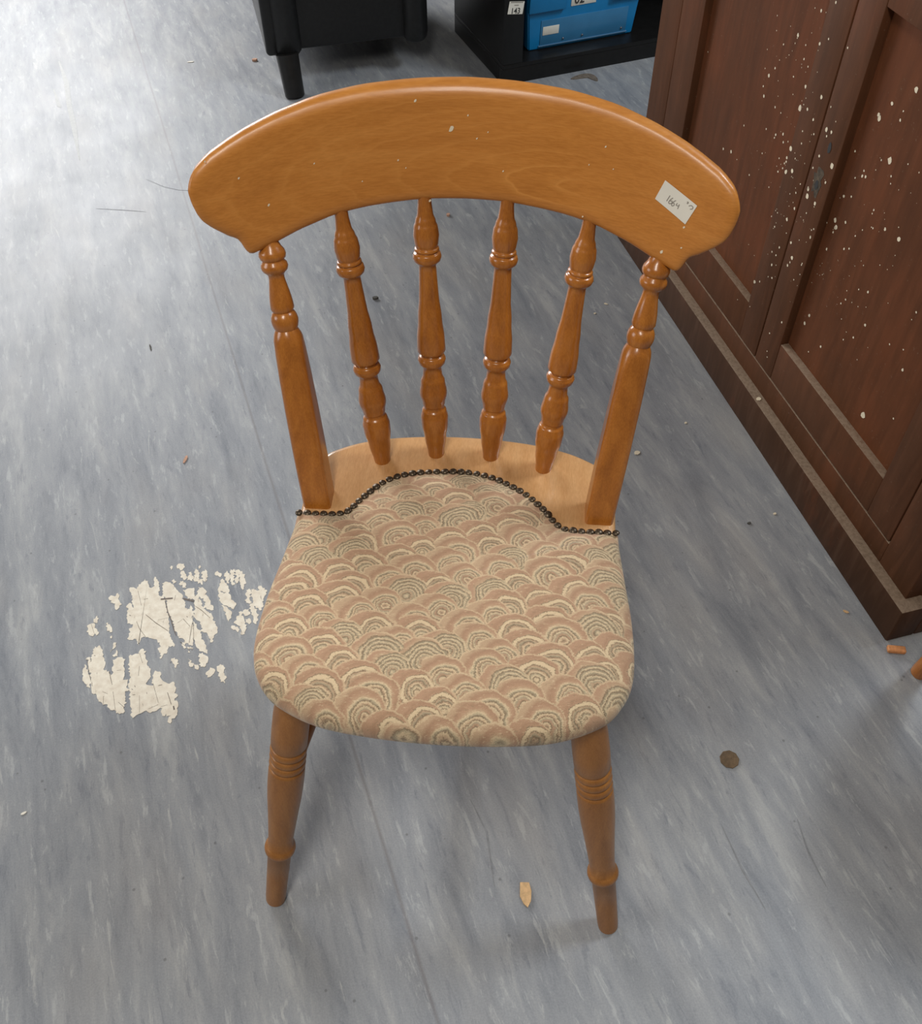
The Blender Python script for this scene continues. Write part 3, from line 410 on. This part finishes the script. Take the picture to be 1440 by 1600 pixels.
SPR = [(-0.03, .0100), (0.0, .0102), (.085, .0137), (.139, .0164), (.174, .0168), (.203, .0150), (.216, .0122), (.222, .0122), (.232, .0136), (.280, .0166), (.330, .0146), (.358, .0116), (.392, .0107), (.398, .0128), (.411, .0158), (.424, .0166), (.436, .0152), (.444, .0122), (.449, .0136), (.461, .0168), (.504, .0163), (.581, .0140), (.679, .0112), (.751, .0100), (.790, .0096), (.797, .0120), (.806, .0150), (.818, .0160), (.830, .0150), (.837, .0122), (.842, .0138), (.848, .0134), (.852, .0118), (.866, .0131), (.893, .0142), (.920, .0132), (.940, .0112), (.966, .0086), (1.0, .0074), (1.03, .0074)]
for s, (bw, by, tw, ty, tz) in ((-1, (.102, .4065, .130, .4587, .7529)), (-1, (.0348, .4227, .0437, .4784, .7617)), (1, (.0348, .4227, .0437, .4784, .7617)), (1, (.102, .4065, .130, .4587, .7529))):
    lathe('spindle', (s * bw, by, HS), (s * tw, ty, tz), refine(SPR), M['turned'], chair)
# back posts: square foot easing into a turned top
POST = [(-.02, .0168, 9), (.0, .0168, 9), (.12, .0170, 9), (.25, .0171, 8), (.40, .0170, 6), (.52, .0168, 4.5), (.62, .0164, 3.2), (.672, .0160, 2.5), (.690, .0152, 2), (.702, .0135, 2), (.709, .0124, 2), (.716, .0135, 2), (.730, .0147, 2), (.744, .0150, 2), (.757, .0143, 2), (.768, .0128, 2), (.774, .0110, 2), (.780, .0120, 2), (.787, .0130, 2), (.805, .0127, 2), (.824, .0121, 2), (.850, .0108, 2), (.869, .0097, 2), (.893, .0085, 2), (.906, .0087, 2), (.914, .0105, 2), (.922, .0134, 2), (.934, .0147, 2), (.945, .0141, 2), (.954, .0120, 2), (.958, .0118, 2), (.965, .0138, 2), (.977, .0147, 2), (.990, .0138, 2), (1.003, .0110, 2), (1.02, .009, 2), (1.06, .008, 2)]
for s in (-1, 1):
    A, B = (s * .1704, .3195 + .0165, HS), (s * .2023, .4221 + .004, .7346); w, a, b, L = frame_axes(A, B); V = []; Fc = []; seg = 40
    for t, r, ex in POST:
        c = Vector(A) + w * (t * L)
        for k in range(seg):
            g = 2 * math.pi * (k + .5) / seg; cs, sn = math.cos(g), math.sin(g)
            rr = r / (abs(cs) ** ex + abs(sn) ** ex) ** (1 / ex); V.append(c + a * (rr * cs) + b * (rr * sn))
    n = len(POST)
    for i in range(n - 1):
        for k in range(seg): Fc.append((i * seg + k, i * seg + (k + 1) % seg, (i + 1) * seg + (k + 1) % seg, (i + 1) * seg + k))
    Fc.append(list(range(seg))[::-1]); Fc.append([(n - 1) * seg + k for k in range(seg)])
    mesh('back_post', V, Fc, M['turned'], chair, 38)
# seat board
SIDE = [(.1925, .309), (.1985, .250), (.2045, .195), (.2062, .150), (.2035, .118), (.194, .092), (.172, .067), (.125, .046), (.066, .0372), (0, .0345)]
BACK = [(.1925, .345), (.190, .385), (.178, .412), (.161, .4260), (.131, .4405), (.088, .4515), (.03, .4578)]
half = BACK[::-1] + SIDE
seat_loop = catmull([(x, y) for x, y in half] + [(-x, y) for x, y in half[-2::-1]], 6, closed=True)
def inset_loop(P, d):
    c = np.array([0, .24]); Q = []
    n = len(P)
    for i in range(n):
        t = P[(i + 1) % n] - P[i - 1]; t = t / (np.linalg.norm(t) + 1e-9); nn = np.array([-t[1], t[0]])
        if np.dot(nn, c - P[i]) < 0: nn = -nn
        Q.append(P[i] + nn * d)
    return np.array(Q)
def loft(name, rings, mat, parent, cap0=True, cap1=True, smooth=True):
    V = [v for r in rings for v in r]; n = len(rings[0]); Fc = []
    for i in range(len(rings) - 1):
        for k in range(n): Fc.append((i * n + k, i * n + (k + 1) % n, (i + 1) * n + (k + 1) % n, (i + 1) * n + k))
    if cap0: Fc.append(list(range(n))[::-1])
    if cap1: Fc.append([(len(rings) - 1) * n + k for k in range(n)])
    return mesh(name, V, Fc, mat, parent, smooth)
def wring(d, z):
    base = inset_loop(seat_loop, d); cov = inset_loop(seat_loop, max(d, .016))
    return [((p if p[1] > .306 else q)[0], (p if p[1] > .306 else q)[1], z) for p, q in zip(base, cov)]
loft('seat', [wring(.012, .404), wring(.006, .4055), wring(.0025, .411), wring(.0015, .420), wring(.0015, .430), wring(.003, .4345), wring(.006, .4368), wring(.010, HS)], M['seatwood'], chair, smooth=45)
# padded cover with a swept back edge
NL = [(-.1928, .3085), (-.164, .3090), (-.135, .3125), (-.1185, .335), (-.0942, .3655), (-.064, .3812), (-.0244, .3878), (.0157, .3880), (.0484, .3780), (.0808, .3580), (.1049, .3335), (.1206, .3120), (.1358, .3050), (.163, .3040), (.1928, .3052)]
nail_c = catmull(NL, 10)
front_c = catmull([(x + .0005, y) for x, y in SIDE] + [(-x - .0005, y) for x, y in SIDE[-2::-1]], 10)
bl = np.concatenate([nail_c, front_c[1:-1]]); is_nail = np.array([1.0] * len(nail_c) + [0.0] * (len(front_c) - 2))
ker = np.ones(5) / 5; soft = np.array([np.dot(ker, [is_nail[(i + o) % len(bl)] for o in (-2, -1, 0, 1, 2)]) for i in range(len(bl))])
ctr = np.array([0, .215]); rings = []
for r in (0.03, .15, .3, .45, .6, .72, .82, .89, .94, .97, .988, 1.0):
    R_ = []
    for p, s in zip(bl, soft):
        q = ctr + (p - ctr) * r
        z_side = HS - .010 + .024 * (1 - r ** 7) ** 0.6 if r < 1 else HS - .010
        z_nail = HS + .0015 + .0125 * (1 - r ** 5)
        R_.append((q[0], q[1], s * z_nail + (1 - s) * z_side))
    rings.append(R_)
for dz, ins in ((-.018, -.0012), (-.026, 0.0), (-.0315, .003), (-.034, .009)):
    R_ = []
    for p, s in zip(bl, soft):
        dcn = (ctr - p) / np.linalg.norm(ctr - p); q = p + dcn * ins * (1 - s)
        R_.append((q[0], q[1], (HS + dz) * (1 - s) + s * (HS + .0012 + dz * .02)))
    rings.append(R_)
uph = loft('upholstery', rings[::-1], M['fabric'], chair, cap0=False, smooth=True)
uph['label'] = 'beige scallop-patterned woven fabric pad'
# nails
seg = np.sqrt((np.diff(nail_c, axis=0) ** 2).sum(1)); cum = np.concatenate([[0], np.cumsum(seg)]); NN = 45
bm = bmesh.new(); bmesh.ops.create_uvsphere(bm, u_segments=12, v_segments=8, radius=.0050)
for v in bm.verts: v.co.z = v.co.z * .62 if v.co.z > 0 else v.co.z * .3
nail0 = from_bm('upholstery_nail', bm, M['brass'], uph, True)
for i in range(NN):
    s = cum[-1] * (i + .3) / (NN - .4); x, y = np.interp(s, cum, nail_c[:, 0]), np.interp(s, cum, nail_c[:, 1])
    o = nail0 if i == 0 else nail0.copy()
    if i: COL.objects.link(o); o.parent = uph
    o.location = (x, y + .0005, HS + .0025); o.rotation_euler = (random.uniform(-.25, .25), random.uniform(-.25, .25), random.uniform(0, 3)); o.scale = (random.uniform(.9, 1.08),) * 3
# legs
LEG = [(-0.002, 0.0128), (0.02, 0.0134), (0.143, 0.0142), (0.262, 0.0151), (0.268, 0.0172), (0.274, 0.019), (0.283, 0.0196), (0.292, 0.019), (0.298, 0.0172), (0.303, 0.0156), (0.35, 0.0159), (0.449, 0.0181), (0.53, 0.0203), (0.59, 0.0213), (0.64, 0.0214), (0.668, 0.0211), (0.674, 0.0208), (0.678, 0.0193), (0.682, 0.0195), (0.688, 0.0211), (0.694, 0.0213), (0.699, 0.0209), (0.7025, 0.0208), (0.7065, 0.0193), (0.7105, 0.0195), (0.7165, 0.0211), (0.7225, 0.0213), (0.7275, 0.0209), (0.731, 0.0208), (0.735, 0.0193), (0.739, 0.0195), (0.745, 0.0211), (0.751, 0.0213), (0.756, 0.0209), (0.7595, 0.0208), (0.7635, 0.0193), (0.7675, 0.0195), (0.7735, 0.0208), (0.83, 0.021), (0.9, 0.0204), (1.0, 0.0178), (1.02, 0.0172)]
LEGS = {}
for s in (-1, 1):
    LEGS[s, 0] = ((s * .2208, 0.0, .004), (s * .157, .092, .410)); LEGS[s, 1] = ((s * .165, .440, .004), (s * .128, .362, .408))
    for e in (0, 1): lathe('leg', *LEGS[s, e], LEG, M['legwood'], chair, 28, 40)
def on_leg(key, t): A, B = LEGS[key]; return Vector(A).lerp(Vector(B), t)
STR = [(0, .0095), (.06, .0110), (.25, .0125), (.42, .0135), (.46, .0150), (.5, .0155), (.54, .0150), (.58, .0135), (.75, .011), (.94, .0085), (1, .008)]
for s in (-1, 1): lathe('stretcher', on_leg((s, 0), .605), on_leg((s, 1), .50), STR, M['legwood'], chair, 18)
mid = [on_leg((s, 0), .605).lerp(on_leg((s, 1), .50), .5) for s in (-1, 1)]
lathe('stretcher', mid[0], mid[1], STR, M['legwood'], chair, 18)
# price sticker on the rail, hand-written number
LQ = np.array([(.1970, .8239), (.2285, .8095), (.2205, .7885), (.1900, .8039)])
def on_label(u, v, off): 
    p = (LQ[0] * (1 - u) + LQ[1] * u) * (1 - v) + (LQ[3] * (1 - u) + LQ[2] * u) * v
    return (p[0], YS(p[0], p[1]) - off, p[1])
V = [on_label(i / 8, j / 4, o) for o in (.0006, -.0004) for j in range(5) for i in range(9)]; Fc = []
for o in (0, 45):
    for j in range(4):
        for i in range(8): a = o + j * 9 + i; Fc.append((a, a + 1, a + 10, a + 9))
stk = mesh('price_sticker', V, Fc, M['paper'], chair); stk['label'] = 'small white sticker with handwritten 1664'
def uv_of(x, y):
    e1, e2 = np.array([787., 645.]), np.array([-270., 480.]); return np.linalg.solve(np.c_[e1, e2], np.array([x - 475., y - 160.]))
STROKES = [[(592, 550), (550, 620), (505, 692)], [(668, 612), (600, 660), (558, 722), (585, 760), (640, 735), (640, 690), (590, 690)], [(742, 675), (670, 720), (630, 775), (650, 815), (695, 795), (695, 750), (650, 745)], [(780, 745), (748, 790), (790, 815), (830, 800)], [(828, 775), (785, 890)], [(1015, 705), (1045, 720), (1030, 750), (1012, 735)], [(1058, 812), (1115, 798), (1160, 840), (1140, 885), (1090, 888)]]
bm = bmesh.new()
for S_ in STROKES:
    P = catmull(S_, 5); L = []; Rr = []
    for i in range(len(P)):
        d = P[min(i + 1, len(P) - 1)] - P[max(i - 1, 0)]; d = d / (np.linalg.norm(d) + 1e-9); nn = np.array([-d[1], d[0]]) * 11
        for lst, sg in ((L, 1), (Rr, -1)):
            u_, v_ = uv_of(*(P[i] + nn * sg)); lst.append(bm.verts.new(on_label(u_, v_, .0009)))
    for i in range(len(P) - 1): bm.faces.new((L[i], L[i + 1], Rr[i + 1], Rr[i]))
from_bm('handwriting', bm, M['ink'], stk)
# little chips in the varnish of the rail
bm = bmesh.new()
for x, z, a, b_ in RCHIP:
    n = 7; vs = []
    for k in range(n):
        g = 2 * math.pi * k / n; xx = x + a * math.cos(g) * random.uniform(.7, 1.2) ; zz = z + b_ * math.sin(g) * random.uniform(.7, 1.2) + (xx - x) * .5
        vs.append(bm.verts.new((xx, YS(xx, zz) - .0004, zz)))
    bm.faces.new(vs)
o = from_bm('varnish_chip', bm, M['fleck'], rail); o['kind'] = 'stuff'

# ------------------------------------------------------------------ cupboard
CA, CU, CN = [Vector(v) for v in CUP]
cup = empty('cupboard', CA, math.atan2(CU.y, CU.x)); tag(cup, 'dark red-brown panelled cupboard spattered with cream paint', 'cupboard')
# local axes: x along the front (towards the viewer), y = into the cupboard (away from the front)
def cb(name, x0, x1, y0, y1, z0, z1, mat, parent=None, bev=.0015): return box(name, (x0, y0, z0), (x1, y1, z1), mat, parent or cup, bev)
# local +y of the empty must point into the cupboard
YIN = 1.0 if Vector((-CU.y, CU.x, 0)).dot(-CN) > 0 else -1.0
def Y(y0, y1): return (y0 * YIN, y1 * YIN) if YIN > 0 else (-y1, -y0)
DEP = 0.30; TOPZ = 0.95
cb('plinth', -.027, 1.156, *Y(0, .05), 0, .080, M['cup_plinth'], bev=.003)
cb('plinth', 1.130, 1.156, *Y(.05, DEP + .02), 0, .080, M['cup_plinth'], bev=.003)
cb('plinth', -.027, .0, *Y(.05, DEP + .02), 0, .080, M['cup_plinth'], bev=.003)
cb('side_panel', -.005, .018, *Y(.045, DEP), .078, TOPZ - .03, M['cup_frame']); cb('side_panel', 1.110, 1.133, *Y(.045, DEP), .078, TOPZ - .03, M['cup_frame'])
cb('frame_stile', -.005, .0785, *Y(.020, .045), .078, TOPZ - .03, M['cup_frame']); cb('frame_stile', 1.057, 1.133, *Y(.020, .045), .078, TOPZ - .03, M['cup_frame'])
cb('frame_rail', .0785, 1.057, *Y(.020, .045), .078, .1265, M['cup_frame']); cb('frame_rail', .0785, 1.057, *Y(.020, .045), .872, TOPZ - .03, M['cup_frame'])
cb('back_panel', .018, 1.110, *Y(DEP - .012, DEP), .078, TOPZ - .03, M['cup_frame']); cb('top_board', -.03, 1.158, *Y(-.005, DEP + .01), TOPZ - .03, TOPZ, M['cup_frame'], bev=.006)
cb('inner_shelf', .018, 1.110, *Y(.045, DEP - .012), .09, .11, M['cup_frame'])
door_objs = []
for x0, a0, a1, x1 in ((.0805, .167, .529, .5915), (.5945, .655, .991, 1.055)):
    d = cb('door', a0 - .01, a1 + .01, *Y(.035, .041), .20, .800, M['cup_panel'], bev=0); door_objs.append(d)
    for q0, q1 in ((x0, a0), (a1, x1)): cb('door_stile', q0, q1, *Y(.0195, .044), .1295, .870, M['cup_frame'], d, .0018)
    for z0, z1 in ((.1295, .210), (.788, .870)): cb('door_rail', a0, a1, *Y(.0200, .044), z0, z1, M['cup_frame'], d, .0018)
# lock area on the right door: keyhole and a bare worn smear
kx, kz = KEY
def disc(bm, c, r, ax, az, yoff, n=10, jitter=.25, el=1.0):
    vs = []
    for k in range(n):
        g = 2 * math.pi * k / n; rr = r * random.uniform(1 - jitter, 1 + jitter); vs.append(bm.verts.new((c[0] + rr * math.cos(g), yoff, c[1] + rr * el * math.sin(g))))
    bm.faces.new(vs)
bm = bmesh.new(); disc(bm, (kx, kz), .013, 0, 0, .0192 * YIN, 18, .35, 1.7); sm = from_bm('worn_smear', bm, plain('bare_worn_timber', (0.075, 0.054, 0.034), .85, .6, 140), door_objs[1])
bm = bmesh.new(); disc(bm, (kx + .001, kz - .006), .0045, 0, 0, .0189 * YIN, 10, .1, 1.8); from_bm('keyhole', bm, M['black_ink'], door_objs[1])
bm = bmesh.new(); disc(bm, (kx + .006, kz + .060), .004, 0, 0, .0189 * YIN, 9, .3, 2.6); from_bm('gouge', bm, M['black_ink'], door_objs[1])
# paint flecks: on the frame (front) and on the panels (recessed)
bms = [bmesh.new(), bmesh.new()]
FL = list(FLECK)
for i in range(150):
    cx_, cz_ = random.choice([(.52, .52), (.55, .42), (.48, .6), (.60, .36), (.68, .35), (.75, .40), (.80, .5)])
    x, z = random.gauss(cx_, .05), random.gauss(cz_, .09)
    if z < .22 or z > .78 or abs(x - .593) < .006: continue
    pan = int(.172 < x < .525 or .66 < x < .986)
    if not pan and not (.529 < x < .655): continue
    FL.append([x, z, random.uniform(.0004, .0011), pan])
for x, z, r, pan in FL:
    disc(bms[0 if x < .593 else 1], (x, z), r * .92, 0, 0, ((.0346 if pan else .0191)) * YIN, 8, .2, 1.15)
for bm_, d in zip(bms, door_objs):
    o = from_bm('paint_splatter', bm_, M['fleck'], d); o['kind'] = 'stuff'; o['label'] = 'cream paint flecks'

# ------------------------------------------------------------------ black shelf unit + blue crate
SA = math.radians(20.5); SO = Vector((0.1371, 2.756, 0))
sh = empty('shelf_unit', SO, SA); tag(sh, 'black open shelf unit holding the blue crate', 'shelf unit')
def sb(name, x0, x1, y0, y1, z0, z1, mat=None, parent=None, bev=.002): return box(name, (x0, y0, z0), (x1, y1, z1), mat or M['black_paint'], parent or sh, bev)
sb('plinth', .0, .80, .0, .03, 0, .046); sb('bottom_shelf', .0, .80, .0, .40, .046, .058)
sp = sb('side_panel', .0, .062, .001, .40, .058, 1.05); sb('side_panel', .738, .80, .001, .40, .058, 1.05)  # upper part is unseen, made tall to keep light off the floor nearby
sb('plinth', .0, .03, .03, .40, 0, .046); sb('plinth', .77, .80, .03, .40, 0, .046)
sb('middle_shelf', .062, .738, .012, .39, .50, .52); sb('top_board', -.005, .805, -.005, .405, 1.05, 1.08); sb('back_panel', .062, .738, .39, .40, .058, 1.05)
V = [(.0148, -.0002, .2350), (.0600, -.0002, .2290), (.0545, -.0002, .1960), (.0090, -.0002, .2020)]
lot = mesh('lot_sticker', V + [(x, y - .0008, z) for x, y, z in V], [(0, 1, 2, 3), (4, 5, 6, 7), (0, 1, 5, 4), (1, 2, 6, 5), (2, 3, 7, 6), (3, 0, 4, 7)], M['paper'], sh); lot['label'] = 'white lot sticker printed 143'
RX = Matrix.Rotation(math.pi / 2, 4, 'X')
text_mesh('lot_number', '143', .0215, M['black_ink'], lot, Matrix.Translation((.0330, -.0014, .2070)) @ Matrix.Rotation(math.radians(6), 4, 'Y') @ RX @ Matrix.Diagonal((.92, 1.0, 1, 1)))
bm = bmesh.new()
for z, x0, x1, h in ((.2290, .0180, .0555, .0026), (.2215, .0290, .0420, .0022)):
    vs = [bm.verts.new((x, -.0013, z + dz - (x - .035) * .13)) for x, dz in ((x0, 0), (x1, 0), (x1, h), (x0, h))]; bm.faces.new(vs)
from_bm('lot_small_print', bm, M['ink'], lot)

cr = empty('storage_crate', SO + Matrix.Rotation(SA, 3, 'Z') @ Vector((.106, .060, .058)), SA); tag(cr, 'bright blue plastic storage crate on the black bottom shelf', 'crate')
def taper_box(name, x0, x1, y0, y1, z0, z1, fl_, mat, parent):
    V = [(x0, y0, z0), (x1, y0, z0), (x1, y1, z0), (x0, y1, z0), (x0 - fl_, y0 - fl_, z1), (x1 + fl_, y0 - fl_, z1), (x1 + fl_, y1 + fl_, z1), (x0 - fl_, y1 + fl_, z1)]
    bm = bmesh.new(); vs = [bm.verts.new(v) for v in V]
    for f in ((0, 1, 2, 3), (4, 5, 6, 7), (0, 1, 5, 4), (1, 2, 6, 5), (2, 3, 7, 6), (3, 0, 4, 7)): bm.faces.new([vs[i] for i in f])
    bmesh.ops.recalc_face_normals(bm, faces=bm.faces); bmesh.ops.bevel(bm, geom=list(bm.edges), offset=.004, segments=2, affect='EDGES')
    return from_bm(name, bm, mat, parent, 40)
W = .343
taper_box('crate_body', 0, W, 0, .27, 0, .24, .020, M['blue'], cr)
cr2 = box('crate_rim', (-.030, -.030, .215), (W + .030, .300, .245), M['blue'], cr, .004)
def fy(z): return -.020 * z / .24
def sheared(name, x0, x1, z0, z1, t, mat, parent, bev=.001):
    o = box(name, (x0, -t, z0), (x1, .001, z1), mat, parent, bev)
    for v in o.data.vertices: v.co.y += fy(v.co.z)
    return o
sheared('corner_rib', -.012, .105, .114, .216, .012, M['blue'], cr, .003); sheared('corner_rib', W - .09, W + .012, .114, .216, .012, M['blue'], cr, .003)
pk = sheared('label_pocket', .034, .318, .011, .086, .0022, M['pocket'], cr); sheared('pocket_lip', .030, .322, .0085, .0125, .0045, plain('pocket_edge', (.10, .22, .36), .3, .05), pk)
sheared('paper_tag', .0405, .0925, .042, .067, .0032, M['paper'], cr, .0005)
lb = sheared('number_label', .125, .205, .114, .155, .0015, M['paper'], cr, .0004); lb['label'] = 'white label printed 02'
text_mesh('number_print', '02', .032, M['black_ink'], lb, Matrix.Translation((.150, fy(.13) - .0022, .1310)) @ RX @ Matrix.Diagonal((1.0, 1.1, 1, 1)))
for x in (.109, .172, .302):
    bm = bmesh.new(); bmesh.ops.create_uvsphere(bm, u_segments=10, v_segments=6, radius=.0035); o = from_bm('rivet', bm, M['screw'], cr, True); o.location = (x, fy(.022) - .003, .0235)

# ------------------------------------------------------------------ black armchair behind
AA = math.atan2(2.8232 - 2.7148, -.0813 + .5218); ao = Vector((-.535, 2.722, 0))
ac = empty('armchair', ao, AA); tag(ac, 'black leather armchair on tapered legs behind the dining chair', 'armchair')
AW, AD, AZ = .465, .58, .100
def ab(name, x0, x1, y0, y1, z0, z1, bev, mat='leather', parent=None): return box(name, (x0, y0, z0), (x1, y1, z1), M[mat], parent or ac, bev, 4)
ab('base_frame', .03, AW - .02, .022, AD, AZ + .006, .30, .012)
for x0, x1 in ((0, .042), (AW - .045, AW)): ab('side_panel', x0, x1, .012, AD, AZ, .60, .012)
for x0, x1 in ((.022, .105), (AW - .065, AW + .010)):
    bm = bmesh.new(); n = 20; rings_ = []
    for z, k in ((AZ - .002, .78), (AZ + .006, .94), (AZ + .020, 1.0), (.30, 1.0), (.60, 1.06), (.625, .9)):
        rings_.append([((x0 + x1) / 2 + k * (x1 - x0) / 2 * math.cos(2 * math.pi * q / n), .035 + k * .040 * math.sin(2 * math.pi * q / n), z) for q in range(n)])
    bm.free(); loft('arm_front', rings_, M['leather'], ac, smooth=50)
ab('seat_cushion', .10, AW - .07, .03, AD - .12, .30, .43, .03); ab('backrest', .03, AW - .03, AD - .14, AD + .02, .28, .95, .04)  # backrest top is out of view, raised to shade the floor beside the armchair
lathe('leg', (.060, -.034, .0), (.056, -.004, AZ + .012), [(0, .0255), (.04, .0285), (.5, .0300), (1, .0325)], M['blackwood'], ac, 20)
for x, y in ((AW - .06, .40), (.06, AD - .05), (AW - .06, AD - .05)): lathe('leg', (x, y, 0), (x, y, AZ + .01), [(0, .024), (.04, .027), (1, .031)], M['blackwood'], ac, 20)

# ------------------------------------------------------------------ wooden stool past the cupboard: one foot shows at the frame edge
st = empty('wooden_stool', (.870, .642, 0)); tag(st, 'turned orange-brown wooden leg tip at the right edge beside the cupboard', 'stool')
for sx_, sy_ in ((-1, 1), (1, 1), (-1, -1), (1, -1)):
    lathe('leg', (sx_ * .155, sy_ * .128, .001), (sx_ * .105, sy_ * .095, .43), [(0, .0125), (.02, .0135), (.15, .0150), (.3, .0165), (.34, .0195), (.37, .0195), (.40, .0165), (.6, .021), (.8, .020), (1, .016)], M['turned'], st, 24)
lathe('stool_seat', (0, 0, .428), (0, 0, .460), [(0, .135), (.1, .150), (.4, .158), (.7, .158), (.92, .150), (1, .135)], M['seatwood'], st, 48)

# ------------------------------------------------------------------ bits on the floor
def flake(name, loc, L, Wd, h, rz, mat, label, cat, group=None, n=7, curl=0.0, z=0.0):
    pts = []
    for k in range(n):
        g = 2 * math.pi * k / n; pts.append((L / 2 * math.cos(g) * random.uniform(.8, 1.1), Wd / 2 * math.sin(g) * random.uniform(.8, 1.1)))
    o = prism(name, pts, 0.0002, h, M[mat], None)
    for v in o.data.vertices: v.co.z += curl * (v.co.x / (L / 2)) ** 2
    o.location = (loc[0], loc[1], z); o.rotation_euler = (0, 0, rz); tag(o, label, cat, group); return o
D = DEB
# coin: rimmed disc
co = lathe('coin', (0, 0, .0001), (0, 0, .0020), [(0, .0112), (.3, .0118), (.8, .0118), (1, .0112), (.9, .0105), (.75, .0098), (.75, .004)], M['coin'], None, 9); co.scale = (1.22, 1.22, 1.0); co.location = (D['coin'][0], D['coin'][1], 0); tag(co, 'dull brown coin lying on the floor right of the chair', 'coin')
P = [(-.006, .016), (.006, .015), (.008, .004), (.006, -.009), (.001, -.017), (-.004, -.012), (-.008, -.002)]
o = prism('wood_chip', P, .0002, .0028, M['chip']); o.location = (D['chip'][0], D['chip'][1], 0); o.rotation_euler = (0, 0, .05); tag(o, 'pale wood chip on the floor between the chair front legs', 'wood chip')
bm = bmesh.new(); bm_box(bm, (-.014, -.006, .0002), (.014, .006, .008), .0015, 1); o = from_bm('wood_chip', bm, M['orange_chip']); o.location = (D['chunk'][0] + .002, D['chunk'][1] - .006, 0); o.rotation_euler = (0, 0, -.12)
tag(o, 'orange split wood chip at the foot of the cupboard corner', 'wood chip')
flake('paint_flake', D['white_a'], .013, .010, .0015, .4, 'fleck', 'largest white paint flake, beside the right back post', 'paint flake')
flake('wood_splinter', D['sliver'], .022, .006, .002, 1.4, 'pinkchip', 'thin tan splinter left of the chair above the worn patch', 'splinter')
flake('pebble', D['pebble'], .014, .009, .005, .1, 'dirt', 'dark grey pebble seen between the first two spindles', 'pebble')
flake('crumb', D['pink'], .010, .011, .005, .1, 'pinkchip', 'pinkish crumb just under the middle of the top rail', 'crumb')
flake('crumb', D['brown'], .016, .012, .006, .2, 'pinkchip', 'brown crumb left of the black armchair leg', 'crumb')
flake('paint_flake', D['white_b'], .022, .008, .0015, .15, 'paper', 'white sliver on the bright floor at top left', 'paint flake')
flake('paint_flake', D['white_c'], .006, .005, .0015, .3, 'fleck', 'tiny cream flake on the floor near the cupboard plinth', 'paint flake')
flake('wood_chip', D['chip_b'], .010, .005, .0015, -.5, 'chip', 'small pale chip on the floor near the cupboard corner', 'wood chip')
flake('grit', D['dark'], .009, .005, .002, .3, 'dirt', 'dark grit speck on the floor near the cupboard plinth', 'grit')
flake('paint_flake', D['white_d'], .006, .005, .0012, .5, 'fleck', 'small cream flake between chair post and cupboard', 'paint flake')
flake('paint_flake', D['white_e'], .010, .005, .0012, -.4, 'fleck', 'elongated white flake between the last spindle and right post', 'paint flake')
flake('paint_flake', D['white_g'], .006, .005, .0012, 0, 'fleck', 'tiny white flake between the last spindle and right post', 'paint flake')
flake('paint_flake', D['white_f'], .009, .004, .0012, .5, 'paper', 'small white sliver at the left edge of the floor', 'paint flake')
flake('wood_splinter', D['dark_sliver'], .024, .004, .0015, -1.25, 'dirt', 'thin dark splinter on the pale floor at left', 'splinter')
flake('paint_flake', (CA + CU * .655 + CN * -.009)[:2], .010, .009, .0015, .5, 'fleck', 'white chip lying on the ledge of the cupboard plinth', 'paint flake', z=.0800)
A_, B_, C_ = [Vector(D[q][:2]) for q in ('leafA', 'leafB', 'leafC')]
P = catmull([tuple(A_), tuple(B_), tuple(C_)], 8); L = []; Rr = []
for i in range(len(P)):
    d = P[min(i + 1, len(P) - 1)] - P[max(i - 1, 0)]; d = d / np.linalg.norm(d); nn = np.array([-d[1], d[0]]) * .013 * math.sin(math.pi * (i + .4) / (len(P) - .2)) ** .8
    L.append(P[i] + nn); Rr.append(P[i] - nn)
pts = [tuple(q) for q in L] + [tuple(q) for q in Rr[::-1]]
o = prism('dry_leaf', pts, .0003, .0025, M['leaf']); tag(o, 'curved dry brown leaf on the floor before the shelf unit', 'leaf')
